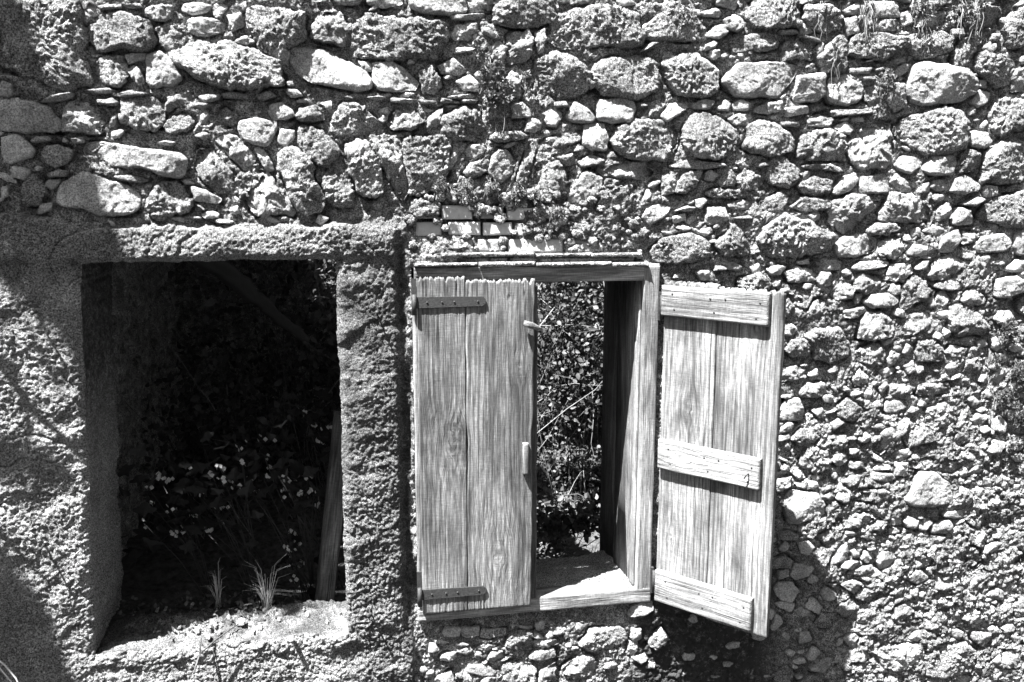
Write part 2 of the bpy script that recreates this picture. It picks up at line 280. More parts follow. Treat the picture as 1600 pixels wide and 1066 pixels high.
# ------------------------------------------------------------------ stone wall: outlines of its stones on the wall face
STONES = """c 0,0 118,0 130,60 137,128 95,135 40,112 0,112;n 118,20 140,0 152,10 150,22 132,33 121,30;t 152,8 185,5 188,11 155,16;t 188,5 215,4 223,11 205,12 190,10
n 222,12 250,6 268,8 268,28 245,33 222,22;s 285,5 310,3 330,8 320,18 300,21 283,15;c 131,50 160,25 195,15 225,30 240,55 237,75 215,82 190,72 155,82 143,68;n 243,45 265,33 285,40 295,55 283,65 262,78 250,65
s 292,32 303,27 330,28 350,36 348,48 320,56 298,53;n 133,88 150,87 148,95 138,102;n 143,100 160,87 192,88 198,115 185,135 160,127 142,115;n 193,85 215,81 230,84 225,92 200,99;n 197,108 208,101 217,108 225,128 218,134 205,122
s 228,85 250,80 268,92 283,122 270,135 235,136 227,125;c 272,88 300,65 350,65 390,75 430,95 443,130 400,135 340,135 310,122 285,105;c 388,15 405,10 470,20 478,60 455,72 425,80 405,72 385,40;n 487,40 505,10 530,15 545,45 535,70 505,65 485,58
n 424,80 440,68 453,82 450,103 438,100 425,90;s 453,80 475,74 510,78 550,100 578,118 580,138 555,142 520,135 490,128 462,112;c 545,78 558,35 580,25 640,30 690,32 698,60 680,92 620,92 580,88 555,87;s 585,100 612,96 630,105 653,127 650,140 615,143 590,140 583,125
s 510,-12 570,-12 560,5 530,6;s 572,-10 628,-10 628,6 600,10 575,5;s 640,-10 725,-10 728,18 705,22 662,20 643,10;n 732,2 750,-8 772,-4 766,18 735,18;t 705,23 755,20 757,30 708,31;c 775,10 800,-8 862,-4 870,25 840,42 800,40 772,32;c 858,65 865,30 900,12 960,8 995,20 1005,60 998,72 930,70 885,75
n 704,55 715,38 745,35 748,50 735,62 712,62;t 752,42 765,42 785,60 775,62 755,52;n 790,85 795,55 825,47 835,60 832,85 815,97 795,97;c 768,75 780,63 793,75 788,95 770,90;n 837,50 852,45 855,60 850,80 842,82;s 685,102 710,90 730,110 720,118 690,114;c 655,112 675,102 690,130 680,145 662,145
s 712,127 735,116 750,130 748,142 725,140;n 786,130 800,112 815,120 815,150 805,157 790,145;c 828,110 840,92 870,82 900,90 920,115 925,135 900,150 860,150 835,142;t 609,152 650,155 653,162 612,160;t 655,155 687,158 685,162 658,162;t 690,152 718,158 720,162 690,160;t 720,155 745,156 745,161 722,160
n 604,192 620,172 648,170 662,190 645,202 615,203;n 667,185 680,175 693,168 690,185 683,198 670,198;c 690,205 697,180 720,170 745,175 765,200 765,215 745,220 710,218;n 802,165 818,160 833,175 830,183 803,184;n 851,172 875,170 880,185 868,198 855,195;s 886,182 900,160 918,168 932,185 925,192 892,190
c 928,115 935,98 960,90 1000,88 1025,100 1033,120 1025,140 1000,155 960,150 937,145;c 1040,100 1060,85 1090,80 1108,95 1123,110 1120,140 1100,152 1065,148 1050,135;c 1005,45 1025,25 1060,8 1085,15 1095,35 1105,45 1100,62 1060,63 1015,60;s 937,155 975,154 990,160 994,172 985,190 955,192 935,185
t 998,83 1020,65 1032,66 1010,78;n 1003,185 1015,165 1030,155 1041,165 1030,180 1010,192;s 1035,180 1050,162 1070,160 1078,167 1065,178 1045,190;n 1085,15 1095,14 1098,22 1090,25;n 1098,18 1120,12 1130,20 1125,26 1100,24;c 1105,55 1120,40 1135,38 1140,50 1125,60;n 1135,30 1150,22 1163,30 1166,42 1150,48 1138,42
c 1168,22 1180,2 1248,-5 1250,38 1220,42 1180,42;c 1130,75 1140,52 1170,56 1210,48 1220,75 1195,78 1160,80;s 1132,125 1155,100 1200,97 1250,102 1240,125 1215,152 1190,150 1155,153;c 1258,30 1262,8 1300,5 1318,25 1315,45 1290,50 1268,42;n 1250,45 1258,34 1268,37 1273,50 1255,55;t 1220,46 1245,45 1250,52 1222,53
t 1250,52 1280,60 1288,68 1255,58;n 1223,70 1240,62 1260,66 1275,80 1272,93 1250,90 1225,96;c 1280,90 1295,70 1315,55 1328,70 1325,95 1320,112 1290,110;c 1332,65 1345,52 1375,52 1420,60 1415,70 1385,92 1345,90 1332,80;s 1363,2 1405,2 1410,25 1365,28;n 1323,15 1345,2 1348,22 1325,20
n 1365,30 1405,30 1413,45 1385,49 1365,46;c 1322,30 1340,25 1345,48 1328,55;c 1420,70 1430,55 1470,48 1492,58 1490,78 1465,85 1445,92 1430,85;c 1412,20 1425,15 1430,36 1415,40;n 1434,28 1455,15 1480,18 1478,35 1460,40 1437,40;t 1490,45 1505,44 1510,56 1490,56;n 1495,85 1505,62 1535,50 1530,75 1512,103 1495,100
c 1528,97 1538,84 1562,85 1590,100 1588,130 1560,137 1545,122 1530,108;s 1430,105 1445,98 1480,102 1510,108 1527,125 1525,145 1500,158 1440,165 1425,155 1420,135;s 1243,155 1250,118 1288,115 1290,145 1278,158 1250,158;s 1292,145 1300,122 1325,118 1350,135 1347,155 1325,165 1300,160;t 1328,106 1365,105 1360,115 1335,115
t 1368,108 1385,102 1395,108 1370,112;t 1350,120 1370,118 1372,125 1352,126;n 1353,142 1365,133 1385,140 1385,160 1370,170 1355,155;c 1392,130 1415,130 1418,165 1400,174 1388,160;s 1520,160 1535,140 1552,145 1545,160 1530,168;n 1535,125 1545,125 1545,138 1535,135;c 1552,168 1562,155 1604,158 1604,200 1570,210 1553,200
c 1200,160 1225,158 1225,172 1205,175;s 1230,168 1265,165 1267,176 1235,182;n 1265,187 1280,178 1305,185 1300,198 1267,197;t 1303,172 1365,170 1365,177 1305,182;t 1222,190 1250,190 1253,198 1225,197;n 1335,185 1350,183 1353,190 1335,190;n 1308,197 1325,190 1338,200 1330,210 1315,207
n 1080,165 1100,155 1120,158 1110,170 1085,170;s 1122,168 1135,156 1145,160 1140,173 1125,172;s 1147,162 1160,155 1175,162 1170,172 1150,172;n 1180,168 1205,160 1203,178 1182,175;n 1140,185 1155,178 1180,180 1170,195 1150,195
c 957,225 965,200 1000,190 1045,188 1063,205 1062,225 1045,248 1010,250 975,240;c 1068,205 1080,180 1105,178 1130,185 1153,210 1150,232 1120,248 1085,243 1072,225;c 1165,232 1172,200 1190,188 1215,195 1243,215 1240,235 1215,245 1190,240;s 912,225 915,196 945,193 951,215 948,235 925,233
n 843,222 870,212 906,206 908,220 880,230 845,235;n 935,265 955,252 1010,254 1033,268 1025,282 985,278 950,275;t 870,245 895,240 900,256 885,260;t 905,253 925,242 948,250 940,258 910,262;n 833,300 835,280 855,258 875,250 885,270 882,295 865,312 845,310;s 890,318 895,290 918,267 942,280 940,295 918,318
n 933,325 945,300 980,283 991,290 980,310 955,330;s 946,288 955,282 962,286 955,292;s 1005,315 1012,296 1025,298 1015,313;s 1005,340 1012,325 1030,318 1050,325 1040,340 1018,352;t 1045,260 1080,250 1130,255 1140,260 1100,265 1060,262;n 1034,305 1038,270 1062,280 1055,300 1040,305;n 1055,300 1070,272 1098,265 1090,290 1075,302
n 1125,285 1140,263 1158,275 1150,290 1130,292;c 1157,275 1167,265 1198,280 1185,297 1160,295;t 1185,255 1210,252 1210,258 1187,262;c 1110,302 1120,295 1160,298 1185,305 1160,310 1115,309;n 1140,320 1160,312 1178,316 1177,327 1150,328;n 1105,345 1108,325 1135,325 1140,343 1125,350 1110,350
t 1055,330 1075,322 1088,325 1080,330;t 1150,340 1178,336 1178,342 1152,343;n 1190,330 1192,315 1215,312 1225,325 1210,332;c 1120,380 1138,365 1145,350 1160,365 1172,385 1165,400 1130,398;c 1020,392 1040,372 1080,366 1108,376 1112,400 1070,412 1030,408;n 1248,245 1258,210 1300,202 1322,215 1324,250 1290,250 1255,248
n 1328,235 1340,205 1350,192 1395,193 1398,255 1385,262 1350,266 1335,250;c 1400,205 1430,182 1475,170 1500,170 1513,205 1505,230 1480,238 1445,240 1425,225;s 1512,215 1525,205 1545,208 1552,222 1540,232 1520,228;s 1400,258 1415,244 1435,247 1440,260 1425,272 1405,265;s 1442,265 1460,245 1490,243 1498,250 1490,272 1460,274
c 1497,262 1505,240 1515,233 1532,240 1533,258 1520,268 1502,270;c 1535,285 1545,235 1565,220 1604,230 1604,280 1560,287;c 1200,275 1208,246 1225,245 1250,265 1250,280 1235,293 1210,290;c 1250,287 1275,276 1300,281 1303,298 1275,305 1258,301;t 1255,258 1300,255 1312,262 1320,270 1290,265 1258,264
s 1302,300 1320,278 1340,270 1345,282 1330,298 1308,305;s 1345,295 1350,275 1385,272 1392,290 1390,302 1350,302;n 1393,285 1405,270 1418,283 1432,295 1428,302 1410,300;n 1440,290 1455,285 1456,300 1440,302;n 1457,292 1465,282 1480,282 1485,295 1470,300;s 1488,300 1495,280 1510,274 1533,290 1530,298 1510,303
c 1540,300 1545,290 1560,292 1560,305 1545,308;n 1297,330 1305,315 1330,306 1355,307 1370,325 1350,345 1325,362 1315,360 1300,345;n 1378,335 1390,315 1395,300 1415,306 1445,308 1465,325 1460,345 1420,348 1380,345;n 1467,345 1470,325 1485,318 1492,335 1480,345;s 1492,350 1500,325 1520,328 1523,350 1500,352;t 1505,320 1530,308 1542,312 1525,323
c 1530,340 1555,312 1604,298 1604,355 1580,355 1550,345;c 1240,325 1258,308 1298,313 1300,325 1265,332;c 1185,375 1205,347 1230,338 1260,347 1300,367 1305,380 1290,392 1250,400 1200,400;s 1308,390 1320,370 1355,367 1372,375 1370,392 1340,402 1312,402;c 1358,360 1370,349 1400,349 1408,358 1390,367 1365,367;n 1375,395 1380,376 1410,374 1418,392 1400,405
c 1420,400 1430,382 1450,386 1450,400;c 1445,362 1462,352 1478,358 1470,370;s 1468,390 1475,372 1500,358 1505,375 1490,393 1475,395;n 1505,380 1510,362 1528,365 1528,378 1512,382;s 1525,387 1540,370 1570,366 1582,378 1575,392 1535,395;s 1587,385 1592,365 1604,360 1604,400 1592,398;c 1200,312 1225,298 1235,310 1225,330 1205,332
s 1200,420 1215,415 1230,417 1220,430 1205,430;n 1230,425 1250,418 1278,422 1275,440 1240,442 1232,435;s 1248,410 1265,405 1268,413 1250,414;n 1272,412 1290,404 1318,410 1315,422 1290,423;n 1280,440 1285,425 1300,428 1302,445 1285,450;n 1318,425 1325,420 1335,428 1322,433;s 1333,420 1345,410 1390,408 1393,415 1370,422 1345,424
n 1390,438 1395,415 1425,412 1430,425 1415,440 1400,440;s 1432,420 1445,408 1455,407 1450,420 1438,423;n 1456,430 1465,405 1490,400 1510,410 1508,422 1480,435 1460,438;s 1460,447 1475,440 1500,434 1510,440 1505,452 1490,456 1465,450;n 1518,415 1530,402 1550,402 1556,425 1545,435 1530,430;s 1575,420 1590,408 1604,406 1604,425 1580,425
n 1337,447 1345,428 1370,432 1387,440 1375,452 1360,460 1340,454;n 1303,462 1312,447 1325,443 1338,452 1332,467 1310,470;n 1338,470 1341,460 1350,460 1345,475 1338,476;s 1352,472 1365,462 1390,458 1407,472 1395,480 1365,482;s 1391,456 1397,444 1410,447 1411,459 1400,462;c 1412,480 1415,450 1430,432 1445,440 1457,455 1450,470 1430,475 1422,487
n 1451,475 1460,465 1468,478 1458,482;n 1466,478 1469,460 1480,455 1487,468 1480,480;n 1505,470 1515,455 1525,450 1540,465 1540,475 1520,478;s 1560,465 1562,437 1590,432 1604,440 1604,455 1577,465;n 1216,490 1220,470 1235,468 1242,480 1230,495 1220,498;n 1255,503 1275,472 1285,470 1310,488 1280,500;n 1312,500 1325,485 1350,480 1356,487 1340,497
n 1345,530 1350,502 1360,487 1380,490 1400,505 1398,525 1380,532;n 1405,520 1420,497 1455,485 1470,500 1465,512 1440,520 1415,530;s 1469,490 1485,485 1485,498 1472,500;n 1487,515 1490,482 1505,478 1530,490 1549,510 1540,523 1500,525;n 1558,500 1565,487 1580,487 1595,508 1575,512;n 1231,550 1240,532 1260,530 1272,545 1260,558 1240,558
c 1262,528 1275,515 1310,512 1328,535 1325,555 1300,568 1275,562 1274,545;n 1335,560 1350,545 1375,538 1385,548 1383,568 1365,573;n 1388,562 1395,548 1408,555 1400,570 1389,575;c 1435,552 1440,535 1460,535 1475,545 1475,565 1440,565;n 1482,552 1490,542 1515,545 1510,558 1490,560;n 1213,595 1220,580 1245,573 1262,580 1262,592 1230,597
s 1265,587 1280,577 1281,588 1268,590;n 1335,595 1345,578 1360,590 1358,602 1340,604;n 1252,615 1265,600 1290,600 1295,615 1280,623 1257,621;s 1218,650 1230,628 1250,625 1258,640 1255,657 1225,658;n 1240,687 1255,672 1280,670 1283,685 1270,697 1250,697;s 1385,642 1390,629 1410,627 1420,638 1405,646 1388,646;n 1422,645 1430,637 1440,640 1430,648
s 1438,635 1445,628 1452,632 1445,638;n 1390,618 1395,602 1425,602 1424,612 1410,620;n 1437,618 1442,602 1485,600 1488,612 1460,620;n 1450,665 1455,642 1480,630 1502,640 1500,658 1470,669;n 1372,710 1375,682 1405,657 1422,657 1420,675 1400,690 1385,708;n 1345,687 1355,676 1363,683 1360,693 1348,693;c 1312,635 1330,625 1350,640 1353,652 1330,660 1313,652
n 1495,690 1500,670 1517,672 1518,690 1505,697;s 1365,750 1368,740 1395,742 1403,750 1390,755 1370,753;n 1318,755 1335,745 1363,745 1355,755 1330,762;n 1335,777 1345,768 1380,765 1400,773 1395,785 1365,786 1340,784;s 1415,780 1430,760 1440,739 1465,741 1492,765 1485,785 1455,793 1425,790;n 1480,797 1495,775 1505,760 1520,775 1515,795 1487,805
s 1231,805 1231,777 1240,769 1280,773 1290,790 1290,805 1255,818 1233,820;n 1210,770 1220,752 1240,748 1238,760 1222,770;n 1465,735 1480,722 1500,722 1505,733 1485,740;n 1370,737 1375,726 1395,730 1392,737;n 1520,772 1530,762 1545,768 1540,776 1525,777;n 1310,822 1325,808 1360,802 1375,812 1350,825 1325,828;s 1413,816 1420,808 1438,815 1432,828 1418,825
s 1475,808 1482,799 1512,799 1512,810 1495,812;s 1297,880 1310,865 1325,849 1328,862 1320,880 1305,885;s 1373,880 1380,863 1395,862 1403,875 1390,890 1378,890;n 1325,899 1345,890 1365,884 1367,894 1345,901;n 1340,937 1345,924 1370,923 1380,932 1360,943;s 1237,900 1245,885 1265,880 1275,890 1265,902 1245,908;s 1213,925 1220,914 1240,913 1250,925 1240,943 1222,940
n 1393,930 1405,918 1415,916 1410,932;s 1465,886 1470,876 1485,875 1487,888 1470,890;s 1463,922 1465,899 1482,899 1498,915 1480,924;n 1458,952 1465,934 1490,930 1492,955 1470,960;n 1373,1025 1390,1010 1430,1008 1445,1020 1440,1040 1410,1050 1385,1045;c 1450,1032 1465,1012 1510,1008 1525,1020 1515,1050 1470,1062 1452,1055;s 1206,985 1215,962 1222,966 1225,975 1212,986
s 1250,852 1265,846 1275,856 1265,870 1254,866;t 1215,834 1235,830 1250,838 1245,846 1220,846;s 983,962 990,950 1005,941 1020,942 1021,955 1010,962 985,967;n 987,1000 990,986 1003,986 1004,1000 992,1008;n 1015,1010 1020,998 1035,986 1045,1000 1040,1010 1025,1017;n 980,1025 985,1009 998,1006 999,1020 990,1028;t 988,1030 1010,1025 1013,1032 1003,1040
t 943,1046 950,1036 965,1039 963,1047;c 905,1010 925,987 970,982 980,1000 960,1015 920,1020;n 692,992 700,983 720,985 718,996 695,998;n 721,996 723,985 750,982 748,996 730,1000;n 751,998 754,986 790,985 792,995 765,1000;n 790,1012 795,996 815,987 833,990 833,1010 810,1017;n 835,1014 838,1004 870,1003 874,1010 850,1015;s 828,1032 832,1022 868,1018 868,1030 845,1036
n 687,1035 692,1026 712,1022 715,1032 700,1037;s 732,1052 733,1043 762,1042 775,1056 755,1060;n 762,1035 768,1022 785,1020 788,1030 770,1036;n 780,1072 790,1042 810,1035 838,1045 838,1074;n 842,1070 847,1050 870,1040 868,1060 850,1074;n 880,1050 905,1030 925,1028 935,1045 920,1062 890,1062
s 0,157 30,155 70,165 92,190 90,205 50,206 0,203;n 94,202 98,172 115,159 150,161 160,185 155,207 125,208 97,205;n 188,190 190,146 210,140 240,155 254,165 254,193 240,205 210,200 195,190;n 257,172 262,151 295,138 308,141 303,160 280,164 265,174;c 255,197 270,182 290,177 302,190 290,205 262,208;n 168,200 173,182 182,178 178,195;s 0,215 25,208 43,225 50,235 45,245 0,260
t 45,220 55,213 72,213 80,220 50,223;n 61,240 70,229 90,226 110,235 108,250 85,262 66,252;n 95,222 97,214 105,222;n 110,216 128,214 130,223 112,224;s 132,235 133,224 155,222 185,226 220,232 275,238 290,246 288,262 280,280 250,272 220,262 175,260 140,256;c 32,300 35,286 50,273 62,285 70,300 55,318 35,318;n 66,290 75,281 92,281 88,291 78,297;t 72,272 90,265 105,268 100,276 75,277
s 90,317 92,291 130,270 160,280 200,290 218,310 215,325 200,335 155,337 130,325 105,325;c 229,325 235,305 242,291 260,285 285,296 299,315 295,330 270,335 250,348 240,340;n 0,286 8,290 10,305 0,314;n 0,346 15,342 25,350 10,355;s 295,290 320,298 345,311 338,319 305,314;n 337,218 350,208 370,212 398,245 395,258 380,266 360,245 340,225
n 302,255 310,235 330,232 345,255 362,270 365,290 350,302 335,300 315,280 303,265;s 372,203 375,190 400,185 430,190 430,200 418,228 395,224 378,215;s 433,220 438,201 460,204 460,215 447,230 435,225;n 396,230 410,231 425,255 428,267 415,266 402,245;n 378,295 395,286 407,262 420,275 437,298 460,330 455,338 440,332 403,337 387,320
c 432,260 445,237 465,233 485,255 490,280 508,310 503,325 475,335 462,325 450,300 441,275;c 467,225 470,196 495,201 520,220 530,238 510,260 495,255 478,240;c 512,265 522,237 532,241 545,262 550,300 550,318 530,324 513,312 503,290;c 540,230 560,218 575,225 590,255 598,290 599,305 580,312 560,300 549,270
n 582,222 600,210 616,210 628,245 638,300 630,312 617,298 598,260 588,235;c 631,225 640,215 670,215 699,218 704,240 700,275 690,295 650,305 642,295 637,260;n 704,250 708,233 718,230 715,250 703,268;c 725,240 735,226 755,225 760,235 745,247 728,248;c 725,272 735,256 755,249 764,240 765,262 750,275 735,278
s 763,268 769,245 780,233 795,237 804,250 800,270 785,285 769,275;n 807,284 820,242 836,212 841,214 836,245 824,284;c 768,215 775,206 815,206 825,215 800,220 780,222;c 642,335 646,316 660,309 685,318 685,336 660,340
t 308,150 325,145 345,148 340,155 320,161;t 346,147 360,142 385,148 388,154 350,153;t 395,150 420,141 430,150 410,157;s 420,176 422,164 440,160 455,170 460,181 445,187 425,187;n 463,180 470,169 490,164 508,178 505,187 480,190 465,187;n 333,190 345,171 352,167 370,180 370,194 350,200 335,195;n 312,180 320,173 326,179 322,194 313,194
n 500,160 518,157 518,169 512,172;n 518,196 525,176 537,160 562,162 580,180 596,195 594,208 530,210 519,205;n 591,187 600,179 605,188 598,193;n 375,5 385,0 384,14 376,14;t 160,148 200,142 240,147 200,152;t 130,140 165,137 185,143 150,147;t 60,160 80,148 110,143 112,152 85,160
t 150,155 175,153 182,160 178,165 152,163;t 300,165 312,160 330,162 315,170;t 240,225 255,219 275,222 268,228;t 175,275 200,272 235,282 215,286 185,282;t 860,160 885,158 890,166 865,168;t 700,150 740,146 745,153 705,155;t 1000,163 1012,160 1014,166 1002,168;t 535,151 548,148 565,151 550,156;t 568,152 590,149 606,152 590,157
n 560,95 578,97 582,110 570,112;c 355,25 375,20 380,40 362,48;n 600,148 609,143 612,150 603,153;c 845,320 870,318 885,330 870,342 848,338;t 1440,1 1475,0 1478,8 1445,10;n 1510,20 1540,5 1565,12 1555,40 1520,45;c 1570,30 1604,10 1604,70 1580,75;n 1580,110 1604,105 1604,140 1585,142;c 1560,225 1590,215 1604,222 1604,230 1570,235""".replace('\n', ';').split(';')

X0, X1, Z0, Z1 = -1.46, 3.16, .02, 3.22
LX0, LX1, LZ0, LZ1 = -.928, -.038, .69, 2.13           # left opening
WX0, WX1, WZ0, WZ1 = .235, 1.195, .70, 2.093            # window hole
class Outline:                                          # star-shaped outline -> radius by angle, centre, long axis
    def __init__(s, P, kind, i):
        P = np.asarray(P, float); s.kind = kind
        x, z = P[:, 0], P[:, 1]; x2, z2 = np.roll(x, -1), np.roll(z, -1); cr = x*z2-x2*z; A = cr.sum()/2
        s.c = np.array([((x+x2)*cr).sum(), ((z+z2)*cr).sum()])/(6*A); s.area = abs(A)
        Q = P-s.c; ev, U = np.linalg.eigh(np.cov(Q.T)); s.ax = math.atan2(U[1, 1], U[0, 1])
        th = np.linspace(0, 2*pi, 361)[:-1]; d = np.stack([np.cos(th), np.sin(th)], 1); R = np.zeros(360)
        for a, b in zip(Q, np.roll(Q, -1, 0)):
            e = b-a; den = d[:, 0]*e[1]-d[:, 1]*e[0]; den = np.where(np.abs(den) < 1e-12, 1e-12, den)
            t = (a[0]*e[1]-a[1]*e[0])/den; u = (a[0]*d[:, 1]-a[1]*d[:, 0])/den
            ok = (u >= -1e-6) & (u <= 1+1e-6) & (t > 0); R = np.where(ok, np.maximum(R, t), R)
        R = np.where(R == 0, np.median(R), R)
        k = np.exp(-.5*(np.arange(-12, 13)/{'t': 1.3, 's': 3.5, 'n': 1.8, 'c': 3.}[kind])**2); k /= k.sum()
        R = np.convolve(np.concatenate([R[-12:], R, R[:12]]), k, 'same')[12:-12]
        B = d*R[:, None]; sz = sqrt(s.area)
        nz = fbm(np.stack([B[:, 0]/sz*3+i*3.1, B[:, 1]/sz*3, np.full(360, i*1.7)], 1), 3)
        s.R = R*1.06*(1+{'s': .05, 't': .09, 'n': .08, 'c': .12}[kind]*nz); s.size = sz; s.R = np.append(s.R, s.R[0])
    def rad(s, th): return np.interp(np.mod(th, 2*pi), np.linspace(0, 2*pi, 361), s.R)
outl = []
for i, line in enumerate(STONES):
    k, *pts = line.split()
    outl.append(Outline([at(*map(float, p.split(',')), -.012)[[0, 2]] for p in pts], k, i))

# wall grid: fine where the photograph looks, coarse beyond
def axis(keys, res):
    out = []
    for a, b in zip(keys[:-1], keys[1:]): out += list(np.linspace(a, b, max(2, int(round((b-a)/res))+1))[:-1])
    return np.array(out+[keys[-1]])
RES = .0052
def grow(s, e):
    v = [s]; h = .02
    while abs(v[-1]-s) < abs(e-s): v.append(v[-1]+math.copysign(h, e-s)); h *= 1.25
    return np.array(v[1:])
xs = np.concatenate([grow(X0, -4.2)[::-1], axis([X0, LX0, LX1, WX0, WX1, X1], RES), grow(X1, 6.5)])
zs = np.concatenate([[-.3, -.2, -.1, -.05], axis([Z0, LZ0, WZ0, WZ1, LZ1, Z1], RES), grow(Z1, 3.34)])
nx, nz = len(xs), len(zs)
GX, GZ = np.meshgrid(xs, zs, indexing='ij')
ix = lambda v: int(np.argmin(np.abs(xs-v))); iz = lambda v: int(np.argmin(np.abs(zs-v)))
L0, L1, LB, LT = ix(LX0), ix(LX1), iz(LZ0), iz(LZ1); W0, W1, WB, WT = ix(WX0), ix(WX1), iz(WZ0), iz(WZ1)
P3 = np.stack([GX, GX*0, GZ], -1).reshape(-1, 3)
# where the render coat is: around the left opening, over it and on the pillar; ragged edges
wob = (.03*fbm(P3*5, 3)+.012*fbm(P3*28, 2)).reshape(nx, nz)
top = np.interp(GX, [-1.5, -1.15, -.72, -.55, -.3, -.1, .25], [2.31, 2.29, 2.24, 2.27, 2.25, 2.27, 2.27])
inL = np.minimum(np.minimum(top-GZ, .225-GX+.01*np.sin(GZ*9)), 9)
inL = np.minimum(inL, np.where(GX > .19, GZ-.42, 9))+wob*np.where(GZ > 2.0, 1., .35)
PM = sstep(-.004, .012, inL)
occ = np.zeros((nx, nz)); rmin = np.full((nx, nz), 9.); rdist = np.full((nx, nz), 9.); rsz = np.zeros((nx, nz))
def stamp(o, grid=True):
    m = o.R.max()*1.35; a, b = np.searchsorted(xs, [o.c[0]-m, o.c[0]+m]); c, d = np.searchsorted(zs, [o.c[1]-m, o.c[1]+m])
    if b <= a or d <= c: return None
    dx = GX[a:b, c:d]-o.c[0]; dz = GZ[a:b, c:d]-o.c[1]; r = np.hypot(dx, dz)/o.rad(np.arctan2(dz, dx))
    return a, b, c, d, r
def put(o):
    s = stamp(o)
    if s:
        a, b, c, d, r = s; rmin[a:b, c:d] = np.minimum(rmin[a:b, c:d], r); e = np.abs(r-1)*o.size*.55; m = e < rdist[a:b, c:d]; rdist[a:b, c:d] = np.where(m, e, rdist[a:b, c:d]); rsz[a:b, c:d] = np.where(m, o.size, rsz[a:b, c:d])
for o in outl: put(o)
# smaller rubble packed between the traced stones
blocked = (PM > .35) | ((GX > WX0-.03) & (GX < WX1+.05) & (GZ > WZ0-.05) & (GZ < 2.2)) | ((GX > .2) & (GX < 1.15) & (GZ > 2.09) & (GZ < 2.38))
BR = [(-1.5, X0-.3)]
def rubble(ntry, lo, hi, prob, a0=.38, a1=.95):
    for _ in range(ntry):
        x = rng.uniform(X0-.25, X1+.3); z = rng.uniform(-.02, 3.3)
        a = ix(x); b = iz(z)
        if blocked[a, b] or rng.random() > prob(x, z): continue
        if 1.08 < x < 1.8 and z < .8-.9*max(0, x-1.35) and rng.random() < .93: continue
        if hi < .05 and pn(np.array([[x*3.1, 4.4, z*3.6]]))[0] > .22 and rng.random() < .9: continue
        s = rng.uniform(lo, hi); asp = rng.uniform(a0, a1); rot = rng.normal(0, .35)
        k = rng.integers(4, 7); th = np.sort(np.linspace(0, 2*pi, k, endpoint=False)+rng.uniform(-.45, .45, k)+rng.uniform(0, 2))
        r = rng.uniform(.75, 1.2, k)
        px, pz = np.cos(th)*r*s, np.sin(th)*r*s*asp
        o = Outline(np.stack([x+px*cos(rot)-pz*sin(rot), z+px*sin(rot)+pz*cos(rot)], 1), rng.choice(list('nnnncs')), len(outl))
        st = stamp(o)
        if st is None: continue
        a, b, c, d, rr = st; ins = rr < 1.0
        if not ins.any() or (rmin[a:b, c:d][ins] < 1.03).any() or blocked[a:b, c:d][ins].mean() > .1: continue
        outl.append(o); put(o)
def pr_mid(x, z): return .75 if x > 1.55 or x < X0 else (.5 if z < .75 or x > 1.2 else .42)
rubble(1500, .05, .085, lambda x, z: .9 if (x > X1 or x < X0 or z > 3.12) else .12)
rubble(4500, .034, .06, lambda x, z: .7 if x > 1.2 else .3)
rubble(9000, .022, .036, pr_mid)
rubble(5000, .02, .045, lambda x, z: .75 if x < 1.4 and z > 2.1 else .35, .2, .4)
rubble(6000, .013, .022, lambda x, z: .45 if x > 1.3 else .4, .3, .9)
rubble(1500, .008, .012, lambda x, z: .3 if x > 1.35 else .05)

# relief of the face between the stones
w1 = worley(GX+.006*fbm(P3*40, 2).reshape(nx, nz), GZ, .028, 1); w2 = worley(GX, GZ*1.15, .0125, 2)
f1 = fbm(P3*4.5, 4).reshape(nx, nz); f2 = billow(P3*34, 4, .6).reshape(nx, nz); f3 = fbm(P3*85, 3, .6).reshape(nx, nz)
peb = np.sqrt(np.clip(1-(w1[0]/.62)**2, 0, 1))*(w1[2] > .35)
grit = np.sqrt(np.clip(1-(w2[0]/.6)**2, 0, 1))*(w2[2] > .3)
congl = sstep(1.75, 2.3, GX+.25*f1)*sstep(1.7, 1.2, GZ+.2*f1)          # right: conglomerate of small pebbles
crusty = np.maximum(congl, sstep(2.72, 2.82, GX+.1*f1)*sstep(2.2, 2.0, GZ))
crumb = np.exp(-(((GX-.85)/.42)**2+((GZ-2.36)/.11)**2))                 # crumbling mortar over the window
crumb = np.maximum(crumb, np.exp(-(((GX-1.5)/.3)**2+((GZ-2.2)/.12)**2))*.7)
ym = .011-.021*f1-.0042*f2-.0036*f3-peb*(.002+.005*crusty+.004*crumb)-grit*(.0034+.001*crusty)-.004*sstep(.9, .7, GZ)*sstep(1.05, 1.2, GX)*sstep(1.85, 1.6, GX)*f2-.012*crumb-.006*crusty-.005*congl
gr = np.exp(-(np.clip(rdist-.003, 0, 1)/.0075)**2)*sstep(.018, .06, rsz); ym += gr*(.002+.021*sstep(-.15, .45, fbm(P3*9+3, 3).reshape(nx, nz)))
